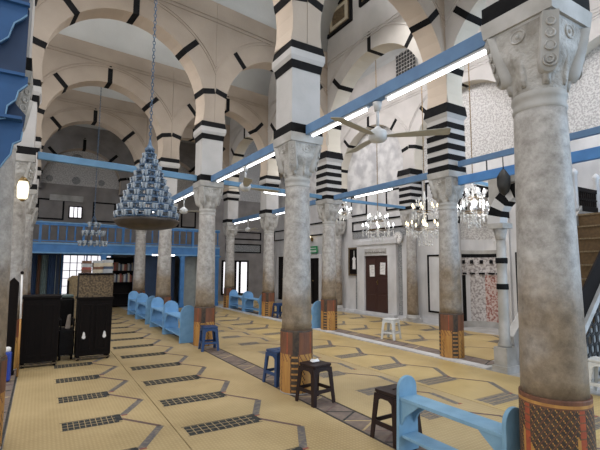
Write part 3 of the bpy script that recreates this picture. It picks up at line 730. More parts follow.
# ------------------------------------------------------------------ fans
def fan(y, x, label, a0, drop=.36):
    t = tag(empty('ceiling_fan', (x, y, 2.97)), label, 'fan', 'ceiling fans under the beams')
    mb = MB(); mb.tube([(0, 0, .08), (0, 0, drop)], .016, 'white_metal'); mb.lathe([(.03, drop-.09), (.045, drop-.03), (.05, drop)], 'white_metal'); mb.build('rod', t)
    mb = MB(); mb.lathe([(.02, -.075), (.07, -.06), (.095, -.03), (.10, .02), (.085, .05), (.05, .07), (.02, .10)], 'white_metal', seg=28); mb.build('motor', t)
    for k in range(3):
        a = a0+k*2*PI/3; c, s = math.cos(a), math.sin(a)
        mb = MB()
        def P(r, w, z): return (c*r-s*w, s*r+c*w, z)
        top = [P(.09, -.025, .0), P(.20, -.05, .004), P(.42, -.062, .012), P(.70, -.068, .02), P(.72, -.05, .022), P(.72, .05, -.004), P(.70, .068, -.006), P(.42, .062, -.008), P(.20, .05, -.006), P(.09, .025, -.004)]
        mb.hexa([(x_, y_, z_-.006) for x_, y_, z_ in top], top, 'fan_blade'); mb.build('blade', t)
fan(3.28, 2.93, 'cream ceiling fan hanging below the nearest tube lights', R(-44))
fan(6.66, 2.93, 'white ceiling fan on a rod left of the stool column', R(10))
fan(10.35, 2.93, 'white ceiling fan beside the cone chandelier', R(-20))
fan(14.28, 6.42, 'white ceiling fan far back under the second row beams', R(30))

# ------------------------------------------------------------------ chandeliers
def chain(mb, x, y, z0, z1, m, r=.014):
    z = z0; k = 0
    while z < z1:
        pts = []
        for i in range(8):
            a = 2*PI*i/8; u, v = r*math.cos(a), .034*math.sin(a)
            pts.append((x+(u if k % 2 else 0), y+(0 if k % 2 else u), z+v))
        mb.tube(pts, .0055, m, 5, True); z += .052; k += 1
def cone_chandelier():
    t = tag(empty('cone_chandelier', (1.22, 6.1, 2.16)), 'large cone-shaped blue chandelier full of glass cups, on a long chain', 'chandelier')
    tiers = [(.395, .15), (.362, .245), (.322, .34), (.282, .435), (.243, .53), (.205, .625), (.167, .72), (.132, .81), (.098, .90), (.066, .985)]
    mb = MB(); mb.lathe([(.02, -.055), (.22, -.045), (.37, -.012), (.425, .05), (.435, .075), (.42, .085), (.37, .03), (.22, .0), (.02, -.01)], 'dish', seg=48, cap=False); mb.build('dish', t)
    for r, z in tiers:
        mb = MB(); mb.ring((0, 0, z-.045), r+.014, .011, 'iron_blue', 40); mb.ring((0, 0, z+.022), r+.016, .014, 'iron_blue', 40)
        n = max(6, int(2*PI*r/.085)); 
        for i in range(n):
            a = 2*PI*i/n; mb.tube([((r+.012)*math.cos(a), (r+.012)*math.sin(a), z-.055), ((r+.012)*math.cos(a), (r+.012)*math.sin(a), z+.02)], .005, 'iron_blue', 4)
        mb.build('ring_frame', t)
    mb = MB()
    for k in range(8):
        a = 2*PI*k/8+.2
        mb.tube([(.42*math.cos(a), .42*math.sin(a), .06)]+[((r+.02)*math.cos(a), (r+.02)*math.sin(a), z-.02) for r, z in tiers]+[(.03*math.cos(a), .03*math.sin(a), 1.10)], .010, 'iron_blue', 5)
    mb.lathe([(.02, 1.03), (.06, 1.05), (.07, 1.08), (.045, 1.11), (.025, 1.15), (.012, 1.25)], 'iron_blue', seg=20); mb.build('frame', t)
    mc = MB(); mc.lathe([(.006, -.046), (.014, -.043), (.018, -.02), (.024, .02), (.027, .034), (.024, .034), (.020, .012), (.014, -.03), (.004, -.036)], 'glass', seg=10, cap=False); cup = mc.data('glass_cup')
    spots = []
    for r, z in tiers:
        n = max(5, int(2*PI*r/.075))
        for i in range(n): spots.append((2*PI*(i+.5*(len(spots) % 2))/n, r, z))
    # the hundred cups facing the hall are parts, the rest one mass on the far side
    spots.sort(key=lambda q: math.cos(q[0]-math.atan2(-6.1, -1.22)), reverse=True)
    for a, r, z in spots[:100]: mesh_obj('glass_cup', cup, t, ((r+.012)*math.cos(a), (r+.012)*math.sin(a), z-.005))
    mb = MB()
    for a, r, z in spots[100:]:
        mb.lathe([(.018, z-.063), (.024, z-.035), (.036, z+.04)], 'glass', ((r+.012)*math.cos(a), (r+.012)*math.sin(a)), 8, cap=False)
    tag(mb.build('glass_cups', t), kind='stuff')
    mb = MB(); chain(mb, 0, 0, 1.25, 7.1, 'iron_blue', .018); mb.build('chain', t)
cone_chandelier()
def ring_chandelier(x, y, z, label):
    t = tag(empty('ring_chandelier', (x, y, z)), label, 'chandelier')
    for r, zz in ((.36, 0.), (.28, .30), (.14, .55)):
        mb = MB(); mb.ring((0, 0, zz), r, .014, 'iron_blue', 32); mb.ring((0, 0, zz+.05), r, .008, 'iron_blue', 32); mb.build('ring_frame', t)
        n = max(5, int(r*40))
        mc = MB(); mc.lathe([(.01, -.09), (.03, -.07), (.045, .03), (.05, .06)], 'glass', seg=10, cap=False); me = mc.data('glass_cup')
        for i in range(n): a = 2*PI*i/n; mesh_obj('glass_cup', me, t, (r*math.cos(a), r*math.sin(a), zz+.03))
    mb = MB()
    for k in range(4): a = PI/2*k+.4; mb.tube([(.36*math.cos(a), .36*math.sin(a), 0), (.28*math.cos(a), .28*math.sin(a), .3), (.14*math.cos(a), .14*math.sin(a), .55), (0, 0, .85)], .008, 'iron_blue', 5)
    mb.build('frame', t)
    mb = MB(); chain(mb, 0, 0, .85, 8.2-z, 'iron_blue', .014); mb.build('chain', t)
ring_chandelier(1.27, 13.8, 2.25, 'small tiered glass chandelier in front of the blue gallery')
def crystal(x, y, z0, z1, r, bulb, label, nb=10):
    t = tag(empty('crystal_chandelier', (x, y, z0)), label, 'chandelier'); H = z1-z0
    mb = MB(); mb.lathe([(.01, 0), (.04, .03), (.015, .08), (.012, H*.35), (.05, H*.4), (.012, H*.48), (.012, H*.8), (.04, H*.85), (.01, H)], 'crystal', seg=16); mb.build('stem', t)
    for rr, zz, n in ((r, H*.30, nb), (r*.68, H*.62, max(6, nb-3))):
        mb = MB(); mb.ring((0, 0, zz), rr*.62, .008, 'brass', 28)
        for i in range(n):
            a = 2*PI*i/n; c, s = math.cos(a), math.sin(a)
            mb.tube([(0, 0, zz-.02), (c*rr*.4, s*rr*.4, zz-.09), (c*rr*.85, s*rr*.85, zz-.06), (c*rr, s*rr, zz+.02)], .006, 'crystal', 6)
            mb.lathe([(.012, zz+.02), (.034, zz+.03), (.038, zz+.045), (.014, zz+.05), (.013, zz+.10)], 'white_metal', (c*rr, s*rr), 10)
        mb.build('arms', t)
        mc = MB(); mc.lathe([(.004, 0), (.022, .02), (.024, .045), (.004, .10)], bulb, seg=8, cap=False); me = mc.data('bulb')
        for i in range(n): a = 2*PI*i/n; mesh_obj('bulb', me, t, (math.cos(a)*rr, math.sin(a)*rr, zz+.10))
    mb = MB()
    def drop(x_, y_, z_, s_):
        mb.lathe([(.002, z_-.05*s_), (.016*s_, z_-.015*s_), (.010*s_, z_+.02*s_), (.002, z_+.03*s_)], 'crystal', (x_, y_), 6, cap=False)
    for rr, zz, n in ((r, H*.30, nb), (r*.62, H*.26, nb), (r*.68, H*.60, nb), (r*.35, H*.12, 6), (r*.42, H*.86, 8)):
        for i in range(n):
            a = 2*PI*i/n
            for k in range(2): drop(rr*math.cos(a), rr*math.sin(a), zz-.05-.085*k, 1.2)
    for i in range(0, nb, 2):               # strings of beads up to the crown
        a = 2*PI*i/nb
        for k in range(6):
            f = k/6; drop((r*.68*(1-f)+.05*f)*math.cos(a), (r*.68*(1-f)+.05*f)*math.sin(a), H*(.62+.33*f)-.05*math.sin(PI*f), .9)
    o = mb.build('crystal_drops', t); tag(o, 'clear cut glass drops', kind='stuff')
    mb = MB(); chain(mb, 0, 0, H, 8.2-z0, 'brass', .012); mb.build('chain', t)
crystal(8.2, 7.47, 2.16, 3.55, .46, 'bulb_warm', 'large crystal chandelier with warm bulbs right of the clock', 10)
crystal(8.2, 6.05, 2.55, 3.55, .34, 'bulb_cool', 'large crystal chandelier with white bulbs before the prayer niche', 8)
crystal(8.0, 9.0, 2.42, 3.20, .42, 'bulb_cool', 'crystal chandelier with white bulbs in front of the brown door', 8)
crystal(8.2, 11.03, 3.10, 3.95, .36, 'bulb_cool', 'small crystal chandelier just right of the striped far column', 8)
# wall lantern by the left column
t = tag(empty('wall_lantern', (-.30, 7.74, 2.62)), 'lit cream lantern on the left column under the tie beam', 'lamp')
mb = MB(); mb.lathe([(.045, 0), (.07, .03), (.08, .20), (.06, .28)], 'lamp_glow', seg=20); mb.build('lamp_shade', t)
mb = MB(); mb.lathe([(.075, .28), (.05, .32), (.015, .35)], 'brass', seg=16); mb.tube([(0, 0, .33), (-.02, .06, .36), (-.04, .12, .34)], .012, 'brass'); mb.lathe([(.02, -.03), (.05, 0)], 'brass', seg=16); mb.build('bracket', t)

# ------------------------------------------------------------------ stools and benches
def make_stool(m):
    t = empty('plastic_stool', (0, 0, 0)); h = .45; a = .145; b = .172
    mb = MB()
    n = 6; out = []
    for cx_, cy_, st in ((a-.03, a-.03, 0), (-a+.03, a-.03, 1), (-a+.03, -a+.03, 2), (a-.03, -a+.03, 3)):
        for i in range(n+1): q = PI/2*st+PI/2*i/n; out.append((cx_+.03*math.cos(q), cy_+.03*math.sin(q)))
    mb.prism(out, 'z', h-.028, h, m)
    mb.prism([(x*.94, y*.94) for x, y in out], 'z', h-.05, h-.028, m); s = mb.build('seat', t, .006)
    mb = MB(); mb.tube([(-.035, 0, h+.0005), (.035, 0, h+.0005)], .009, m, 8); mb.build('grip_slot', s)
    for sx, sy in ((1, 1), (-1, 1), (-1, -1), (1, -1)):
        mb = MB()
        def L_(hw, z, w):  # L-shaped section of a leg at height z
            return [(sx*hw, sy*hw, z), (sx*(hw-w), sy*hw, z), (sx*(hw-w), sy*(hw-.012), z), (sx*(hw-.012), sy*(hw-.012), z), (sx*(hw-.012), sy*(hw-w), z), (sx*hw, sy*(hw-w), z)]
        mb.hexa(L_(b, 0, .045), L_(a-.004, h-.04, .062), m); mb.build('leg', t)
    for q in range(4):
        mb = MB()
        c, s_ = math.cos(q*PI/2), math.sin(q*PI/2)
        def P(u, v, z): return (c*v-s_*u, s_*v+c*u, z)
        # apron with an arched lower edge, and a low stretcher
        w = a-.05; pts = [(-w-.02, h-.04), (w+.02, h-.04), (w+.02, h-.13), (w-.02, h-.09), (w-.05, h-.075), (-w+.05, h-.075), (-w+.02, h-.09), (-w-.02, h-.13)]
        mb.hexa([P(u, a-.006+.04*(h-z)/h*1.2, z) for u, z in pts], [P(u, a-.018+.04*(h-z)/h*1.2, z) for u, z in pts], m)
        mb.build('apron', t); mb = MB(); k = a+(b-a)*(1-.15/h); w = k-.02
        mb.hexa([P(-w, k-.002, .13), P(w, k-.002, .13), P(w, k-.006, .17), P(-w, k-.006, .17)], [P(-w, k-.014, .13), P(w, k-.014, .13), P(w, k-.018, .17), P(-w, k-.018, .17)], m)
        mb.build('stretcher', t)
    return t
def stool(proto, x, y, rz, label):
    o = proto if not proto.get('label') else copy_tree(proto)
    o.location = (x, y, .012); o.rotation_euler.z = rz; return tag(o, label, 'stool', 'plastic stools by the columns')
sn, sb, sw = make_stool('plastic_navy'), make_stool('plastic_brown'), make_stool('plastic_white')
stool(sn, 2.92, 5.35, R(6), 'navy plastic stool left of the column with the brown stool')
stool(sn, 2.86, 8.10, R(-8), 'navy plastic stool in front of the column by the blue bench')
stool(sn, 6.60, 12.17, R(5), 'small far navy plastic stool beside the second row column')
stool(sb, 2.89, 4.40, R(8), 'dark brown plastic stool right of the wrapped column, paper on top')
stool(sb, 2.93, 3.08, R(2), 'dark brown plastic stool touching the end of the light blue bench')
stool(sw, 6.84, 7.30, R(20), 'white plastic stool on the golden mat before the brown door')
stool(sw, 6.17, 2.74, R(10), 'white plastic stool at the right edge behind the largest column')
mb = MB(); mb.hexa([(-.05, -.04, 0), (.06, -.03, 0), (.05, .05, 0), (-.04, .04, 0)], [(-.03, -.03, .02), (.04, -.01, .035), (.03, .03, .015), (-.03, .02, .03)], 'paper')
o = tag(mb.build('paper_tissue'), 'crumpled white paper on the dark brown stool by the column', 'paper'); o.location = (2.89, 4.42, .474)

def make_bench(Lg, w, m, h=.64, seat=.47):
    """bench along +y from the origin: round-headed end boards, seat, low shelf and brackets"""
    t = empty('bench', (0, 0, 0))
    for y in (0, Lg):
        mb = MB(); pts = [(-w/2-.012, 0), (-w/2+.03, .05), (-.05, .09), (.05, .09), (w/2-.03, .05), (w/2+.012, 0), (w/2, h-w/2)]
        pts = [(-w/2-.014, 0), (w/2+.014, 0), (w/2, h-w/2)]+[(w/2*math.cos(PI*i/14), h-w/2+w/2*math.sin(PI*i/14)) for i in range(1, 14)]+[(-w/2, h-w/2)]
        mb.prism(pts, 'y', y-.016, y+.016, m); mb.build('end_board', t, .005)
    mb = MB(); mb.box(-w/2+.01, w/2-.01, .016, Lg-.016, seat-.03, seat, m); mb.build('seat', t, .004)
    mb = MB(); mb.box(-w/2+.02, w/2-.02, .016, Lg-.016, .13, .155, m); mb.build('shelf', t, .004)
    for y, s in ((.016, 1), (Lg-.016, -1)):
        for x in (-w/2+.02, w/2-.045):
            mb = MB(); mb.prism([(y, seat-.03), (y+s*.20, seat-.03), (y+s*.17, seat-.06), (y+s*.05, seat-.15), (y, seat-.24)], 'x', x, x+.022, m); mb.build('bracket', t)
    return t
def bench(proto, x, y, label, rz=0):
    o = proto if not proto.get('label') else copy_tree(proto)
    o.location = (x, y, .012); o.rotation_euler.z = rz; return tag(o, label, 'bench', 'blue benches along the columns')
bench(make_bench(1.0, .215, 'pale_blue'), 2.835, 1.84, 'light blue wooden bench in the foreground beside the largest column')
bf = make_bench(1.36, .33, 'bench_blue', .78, .52)
bench(bf, 2.73, 9.05, 'sky blue bench nearest the column with the navy stool')
bench(bf, 2.73, 10.50, 'sky blue bench just before the third wrapped column, second of the row')
bench(bf, 2.73, 12.45, 'sky blue bench just beyond the third wrapped column')
bench(bf, 2.73, 13.92, 'sky blue bench farthest along the near column row')
bb = make_bench(1.25, .36, 'bench_blue', .72, .50)
bench(bb, 6.46, 12.95, 'sky blue bench left of the second row column with the navy stool')
bench(bb, 6.46, 14.35, 'sky blue bench farthest back by the second row window')
bench(bb, 6.30, 9.45, 'sky blue bench behind the striped-block column, nearly hidden')

# ------------------------------------------------------------------ dark furniture on the left
def dark_cabinet(x0, x1, y0, y1, h, label, legs=.075, carved=None):
    t = tag(empty('dark_cabinet', ((x0+x1)/2, (y0+y1)/2, .012)), label, 'cabinet'); w = (x1-x0)/2; d = (y1-y0)/2
    mb = MB(); mb.box(-w, w, -d, d, legs, h-.04, 'dark_wood'); mb.build('body', t, .006)
    mb = MB(); mb.box(-w-.02, w+.02, -d-.02, d+.02, h-.04, h, 'dark_wood'); mb.build('top', t, .006)
    for k in range(2):
        mb = MB(); a, b = (-w+.05, -.02) if k == 0 else (.02, w-.05)
        for q in ((a, b, legs+.08, legs+.12), (a, b, h-.16, h-.12), (a, a+.04, legs+.12, h-.16), (b-.04, b, legs+.12, h-.16)): mb.box(q[0], q[1], -d-.014, -d, q[2], q[3], 'dark_wood')
        mb.build('door_panel', t)
    for sx in (-1, 1):
        for sy in (-1, 1):
            mb = MB(); mb.lathe([(.022, 0), (.032, .03), (.026, .07), (.036, legs+.01)], 'dark_wood', (sx*(w-.04), sy*(d-.04)), 12); mb.build('leg', t)
    mb = MB(); mb.box(-w, w, -d+.01, -d+.03, legs-.05, legs-.025, 'carved_wood'); o = mb.build('bottom_rail', t); o['label'] = 'lighter worn bottom rail'
    if carved:
        mb = MB(); mb.box(-w, w, -d+.02, -d+.06, h, h+carved, 'carved_wood'); mb.box(-w, w, -d, -d+.08, h+carved, h+carved+.03, 'dark_wood')
        mb.box(-w, -w+.03, -d+.08, d, h, h+carved, 'dark_wood'); mb.box(w-.03, w, -d+.08, d, h, h+carved, 'dark_wood'); mb.box(-w, w, -d+.08, d, h+carved, h+carved+.03, 'dark_wood')
        o = mb.build('carved_crest', t); o['label'] = 'carved brown lattice panel'
        for k in (-1, 1):                 # small pale drop-shaped inlays
            mb = MB(); mb.prism([(k*.16+.035*math.cos(2*PI*i/12)*(1 if i > 6 else .6), .42+.06*math.sin(2*PI*i/12)) for i in range(12)], 'y', -d-.02, -d-.012, 'paper'); o = mb.build('inlay', t); o['label'] = 'pale drop-shaped inlay'
    return t
dark_cabinet(-.205, .31, 8.05, 8.55, 1.11, 'black wooden cabinet at the far left, left of the leather chair')
dark_cabinet(.58, 1.12, 8.22, 8.62, 1.06, 'black wooden cabinet with carved brown crest and books on top', carved=.38)
# leather chair between the cabinets
t = tag(empty('leather_chair', (.445, 8.62, .0155)), 'black leather chair standing between the two dark cabinets', 'chair')
mb = MB(); mb.box(-.118, .118, -.22, .22, .08, .50, 'leather'); mb.build('seat', t, .02)
mb = MB(); mb.box(-.118, .118, .16, .26, .51, 1.02, 'leather'); mb.build('backrest', t, .04)
for sx in (-1, 1):
    mb = MB(); mb.box(sx*.10-.018, sx*.10+.018, -.2, .16, .64, .68, 'leather'); mb.box(sx*.10-.014, sx*.10+.014, -.19, -.15, .50, .64, 'leather'); mb.build('armrest', t, .01)
    for sy in (-1, 1): mb = MB(); mb.tube([(sx*.09, sy*.18, .09), (sx*.09, sy*.19, 0)], .02, 'dark_wood'); mb.build('leg', t)
mb = MB(); mb.hexa([(-.03, -.05, 0), (.05, -.05, 0), (.05, .05, 0), (-.03, .05, 0)], [(0, -.04, .24), (.05, -.04, .26), (.05, .03, .25), (0, .03, .23)], 'cloth_pale')
o = tag(mb.build('folded_cloth', bevel=.02), 'pale folded cloth standing on the leather chair seat', 'cloth'); o.location = (.452, 8.57, .5175)
mb = MB(); mb.box(-.11, .09, -.05, .05, 0, .06, 'cloth_teal'); o = tag(mb.build('cushion', bevel=.025), 'grey teal cushion on top of the leather chair back', 'cushion'); o.location = (.455, 8.83, 1.034)
# cane chair behind
t = tag(empty('cane_chair', (.72, 9.75, .012)), 'tall cane-backed chair behind the leather chair, before the window', 'chair')
mb = MB(); mb.box(-.24, .24, -.22, .22, .42, .47, 'rattan'); mb.build('seat', t, .01)
mb = MB(); mb.prism([(-.24, .5), (.24, .5), (.24, 1.32), (.16, 1.40), (-.16, 1.40), (-.24, 1.32)], 'y', .19, .23, 'rattan'); mb.build('backrest', t, .01)
for sx in (-1, 1):
    for sy in (-1, 1): mb = MB(); mb.box(sx*.22-.02, sx*.22+.02, sy*.2-.02, sy*.2+.02, 0, .42 if sy < 0 else 1.3, 'dark_wood'); mb.build('leg', t)
# books stacked on the carved cabinet
bm_names = ['book_brown', 'book_cream', 'book_grey', 'book_red', 'book_navy']
def book(x, y, z, lx, ly, th, cover, label, group, rz=0):
    t = tag(empty('book', (x, y, z), rz), label, 'book', group)
    mb = MB(); mb.box(-lx/2, lx/2, -ly/2, ly/2, 0, .006, cover); mb.box(-lx/2, lx/2, -ly/2, ly/2, th-.006, th, cover); mb.box(-lx/2, lx/2, -ly/2, -ly/2+.008, .006, th-.006, cover); mb.build('cover', t)
    mb = MB(); mb.box(-lx/2+.006, lx/2-.006, -ly/2+.008, ly/2-.006, .006, th-.006, 'paper'); mb.build('pages', t)
place = ['lowest', 'second from the bottom', 'third from the bottom', 'topmost']
for s, (x, where) in enumerate(((.69, 'left'), (.87, 'middle'), (1.03, 'right'))):
    z = 1.487; rows_ = ((0, .055), (3, .045), (2, .06), (0, .05)) if s == 0 else ((1, .06), (0, .05), (1, .06), (2, .045)) if s == 1 else ((2, .07), (4, .045), (1, .065), (2, .05))
    for k, (ci, th) in enumerate(rows_):
        c = bm_names[ci]; cn = c.split('_')[1]
        book(x, 8.42, z, .155, .24, th, c, '%s book, %s of the %s stack on the carved cabinet' % (cn, place[k], where), 'books on the carved cabinet', R(random.uniform(-3, 3))); z += th+.0008
# staff and dark board by the left column
t = tag(empty('walking_staff', (-.20, 7.52, .012)), 'wooden staff with white upper part leaning by the left cabinet', 'staff')
mb = MB(); mb.tube([(.0, .0, .0), (-.01, .04, .82)], .013, 'wrap_gold'); mb.build('shaft', t)
mb = MB(); mb.tube([(-.01, .04, .82), (-.03, .09, 1.46)], .013, 'paper'); o = mb.build('grip', t); o['label'] = 'white painted upper part'
mb = MB(); mb.ball((-.03, .09, 1.49), .024, 'dark_wood', 12); mb.build('knob', t)
t = tag(empty('dark_board', (-.33, 7.70, .012)), 'tall dark wooden board standing against the second left column', 'board')
mb = MB(); mb.prism([(-.07, 0), (.07, 0), (.07, 1.34), (.0, 1.42), (-.07, 1.34)], 'y', -.02, .02, 'dark_wood'); mb.build('panel', t, .005)
mb = MB(); mb.box(-.08, .08, -.06, .06, 0, .05, 'dark_wood'); mb.build('foot', t, .005)
t = tag(empty('water_canister', (-.36, 7.32, .012)), 'royal blue plastic canister with white cap at the left edge', 'canister')
mb = MB(); mb.box(-.085, .085, -.07, .07, 0, .40, 'plastic_blue'); mb.build('body', t, .025)
mb = MB(); mb.lathe([(.05, .40), (.05, .45), (.035, .46)], 'paper', (.02, 0), 16); mb.build('cap', t)

# blue canopy against the nearest left column: tiers of scalloped boards
t = tag(empty('blue_canopy', (-.17, 3.9, 2.3)), 'blue painted wooden canopy with scalloped tiers at the top left edge', 'canopy')
def tier(prof, ytop, y, dy, m, name, rim=True):
    # prof runs from the right tip down to the left; repeats leftwards as scallops
    pts = list(prof); w = prof[0][0]-prof[-1][0]; step = prof[-1][1]
    x, z = prof[-1]
    pts += [(x-.05, z-.012), (x-.13, z-.02), (x-.22, z-.012), (x-.27, z+.03), (x-.30, z+.01), (x-.38, z-.02), (x-.50, z-.02), (-1.6, z-.02)]
    poly = [(px-(-.17), pz-2.3) for px, pz in pts]+[(-1.6+.17, ytop-2.3), (prof[0][0]+.17, ytop-2.3)]
    mb = MB(); mb.prism(poly, 'y', y-3.9, y-3.9+dy, m); o = mb.build(name, t)
    if rim:
        mb = MB(); mb.tube([(px+.17, y-3.9-.004, pz-2.3) for px, pz in pts], .007, 'canopy_trim', 6); r_ = mb.build('edge_trim', o); r_['label'] = 'pale blue scalloped edge'
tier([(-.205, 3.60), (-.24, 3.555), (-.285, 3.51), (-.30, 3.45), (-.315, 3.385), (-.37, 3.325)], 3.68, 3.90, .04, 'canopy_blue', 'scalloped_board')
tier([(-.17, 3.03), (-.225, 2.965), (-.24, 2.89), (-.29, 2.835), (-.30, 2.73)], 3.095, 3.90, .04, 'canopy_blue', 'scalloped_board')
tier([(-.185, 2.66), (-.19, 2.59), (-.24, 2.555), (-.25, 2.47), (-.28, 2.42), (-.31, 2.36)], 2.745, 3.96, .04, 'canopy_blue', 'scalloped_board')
mb = MB()  # recessed backing, its shade put into the darker blue
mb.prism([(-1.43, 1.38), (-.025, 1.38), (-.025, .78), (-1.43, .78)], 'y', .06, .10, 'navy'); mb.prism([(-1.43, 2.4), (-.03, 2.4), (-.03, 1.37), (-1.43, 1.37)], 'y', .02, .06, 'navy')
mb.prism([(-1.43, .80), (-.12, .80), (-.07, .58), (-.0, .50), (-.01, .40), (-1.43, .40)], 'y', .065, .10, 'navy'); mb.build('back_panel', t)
mb = MB()
for z in (1.38, .795, .445): mb.box(-1.43, -.02, -.035, .0 if z > .5 else .06, z-.012, z+.012, 'canopy_blue')
mb.build('shelf_rail', t)

# ------------------------------------------------------------------ gallery at the end of the hall
t = tag(empty('gallery', (0, 17, 0)), 'long blue painted wooden gallery with baluster railing across the far end', 'gallery')
GX0, GX1 = -4.15, 6.36
mb = MB(); mb.box(GX0, GX1, .1, 2.3, 2.20, 2.30, 'navy'); mb.build('deck', t)
mb = MB(); mb.box(GX0, GX1, -.02, .12, 2.06, 2.40, 'blue'); mb.box(GX0, GX1, -.05, .0, 2.36, 2.42, 'bench_blue'); mb.box(GX0, GX1, -.04, 0, 2.04, 2.09, 'bench_blue'); mb.build('fascia', t)
mb = MB(); mb.box(GX0, GX1, -.01, .08, 3.02, 3.10, 'blue'); mb.box(GX0, GX1, -.03, .1, 3.10, 3.14, 'bench_blue'); mb.box(GX0, GX1, .0, .07, 2.46, 2.50, 'blue'); mb.build('handrail', t)
mc = MB(); mc.lathe([(.022, 2.48), (.022, 2.56), (.034, 2.60), (.020, 2.65), (.030, 2.78), (.034, 2.84), (.020, 2.92), (.028, 2.95), (.022, 3.02)], 'blue', seg=10); bal = mc.data('baluster')
x = GX0+.1; k = 0
while x < GX1-.05:
    if k % 5 == 0:
        mb = MB(); mb.box(x-.04, x+.04, -.02, .09, 2.40, 3.16, 'blue'); mb.build('newel', t)
    else: mesh_obj('baluster', bal, t, (x, .035, 0))
    x += .265; k += 1
for x in (-3.9, -.9, 1.95, 4.83, 6.26):
    mb = MB(); mb.box(x-.075, x+.075, -.03, .13, .012, 2.06, 'blue'); mb.box(x-.09, x+.09, -.045, .145, .012, .15, 'blue'); mb.build('post', t)
    mb = MB(); mb.prism([(x-.075, 2.06), (x-.20, 2.06), (x-.17, 2.02), (x-.11, 1.97), (x-.075, 1.90)], 'y', .03, .09, 'blue'); mb.prism([(x+.075, 2.06), (x+.20, 2.06), (x+.17, 2.02), (x+.11, 1.97), (x+.075, 1.90)], 'y', .03, .09, 'blue'); mb.build('bracket', t)
# shaded back of the gallery: wall pieces and window
t = empty('window_1', (1.55, 19.42, .2)); t['kind'] = 'structure'
mb = MB(); mb.box(-.80, .95, .02, .06, 0, 1.85, 'daylight'); mb.build('pane', t)
mb = MB()
for k in range(8): mb.box(-.80+k*.25-.014, -.80+k*.25+.014, -.02, .02, 0, 1.85, 'iron')
for k in range(7): mb.box(-.8, .95, -.02, .02, k*.308-.012, k*.308+.012, 'iron')
mb.box(-.86, -.8, -.04, .07, -.06, 1.91, 'blue'); mb.box(.95, 1.01, -.04, .07, -.06, 1.91, 'blue'); mb.box(-.86, 1.01, -.04, .07, 1.85, 1.95, 'blue'); mb.box(.02, .07, -.03, .03, 0, 1.85, 'blue'); mb.build('window_frame', t)
t = empty('window_2', (1.09, 19.44, 3.58)); t['kind'] = 'structure'
mb = MB(); mb.box(-.21, .21, .02, .05, 0, .42, 'daylight'); mb.build('pane', t)
mb = MB(); mb.box(-.25, -.21, -.03, .06, -.04, .46, 'dark_wood'); mb.box(.21, .25, -.03, .06, -.04, .46, 'dark_wood'); mb.box(-.21, .21, -.03, .06, .42, .46, 'dark_wood'); mb.box(-.21, .21, -.03, .06, -.04, 0, 'dark_wood')
mb.box(-.08, -.05, -.01, .02, 0, .42, 'iron'); mb.box(.06, .09, -.01, .02, 0, .42, 'iron'); mb.build('window_frame', t)
t = empty('window_3', (8.1, 19.42, .35)); t['kind'] = 'structure'
mb = MB(); mb.box(-.62, .62, .02, .06, 0, 1.5, 'daylight'); mb.build('pane', t)
mb = MB()
for x0, x1 in ((-.68, -.62), (.62, .68), (-.05, .05), (.18, .28)): mb.box(x0, x1, -.05, .07, -.06, 1.56, 'dark_wood')
mb.box(-.68, .68, -.05, .07, 1.5, 1.58, 'dark_wood'); mb.box(-.68, .68, -.05, .07, -.06, 0, 'dark_wood'); mb.build('window_frame', t)
def end_frame(x0, x1, z0, z1, fill=None):
    mb = MB(); w = .06; y = END
    mb.box(x0, x1, y-.03, y+.01, z0, z0+w, 'black'); mb.box(x0, x1, y-.03, y+.01, z1-w, z1, 'black'); mb.box(x0, x0+w, y-.03, y+.01, z0+w, z1-w, 'black'); mb.box(x1-w, x1, y-.03, y+.01, z0+w, z1-w, 'black')
    if fill: mb.box(x0+w, x1-w, y-.015, y+.01, z0+w, z1-w, fill)
    struct(mb, 'trim_%d' % trim_n[0]); trim_n[0] += 1
end_frame(-.25, .68, 3.45, 4.28, 'end_plaster'); end_frame(1.72, 2.6, 3.45, 4.28, 'end_plaster'); end_frame(4.7, 5.3, 3.4, 4.2, 'end_plaster'); end_frame(5.4, 6.1, 3.4, 4.2); end_frame(7.6, 9.5, 2.95, 3.35); end_frame(7.6, 9.5, 2.3, 2.75, 'tile_grey')
mb = MB(); mb.box(.15, 1.35, END-.06, END+.01, 4.22, 4.46, 'marble'); struct(mb, 'trim_%d' % trim_n[0]); trim_n[0] += 1
mb = MB()
for c, rr in (((1.05, 6.0), .22), ((1.05, 5.1), .16), ((.1, 5.1), .13), ((2.0, 5.1), .13)):
    mb.prism([(c[0]+rr*math.cos(2*PI*i/16), c[1]+rr*math.sin(2*PI*i/16)) for i in range(16)], 'y', END-.025, END+.01, 'tile_grey')
struct(mb, 'trim_%d' % trim_n[0]); trim_n[0] += 1
# doors and screens below the gallery
def leaf_door(name, x0, x1, y, z1, m, frame_m):
    t = empty(name, ((x0+x1)/2, y, 0)); t['kind'] = 'structure'; w = (x1-x0)/2
    mb = MB(); mb.box(-w-.09, -w, -.05, .05, 0, z1+.08, frame_m); mb.box(w, w+.09, -.05, .05, 0, z1+.08, frame_m); mb.box(-w, w, -.05, .05, z1, z1+.08, frame_m); mb.build('door_frame', t)
    for s in (-1, 1):
        a, b = min(0, s*w)+.005, max(0, s*w)-.005
        mb = MB(); mb.box(a, b, -.02, .02, .01, z1, m)
        for q in ((.15, .8), (.92, z1-.12)): mb.box(a+.09, b-.09, -.032, -.018, q[0], q[1], m)
        mb.build('door_leaf', t)
leaf_door('door_4', 5.05, 6.05, 17.6, 2.02, 'grey_panel', 'blue')
leaf_door('door_5', -.55, .5, 18.2, 2.0, 'grey_panel', 'navy')
mb = MB(); mb.box(3.15, 4.78, 17.95, 18.03, 0, 2.2, 'navy'); mb.box(6.3, 6.5, 17.6, 19.5, 0, 2.2, 'end_plaster'); struct(mb, 'wall_under_gallery')
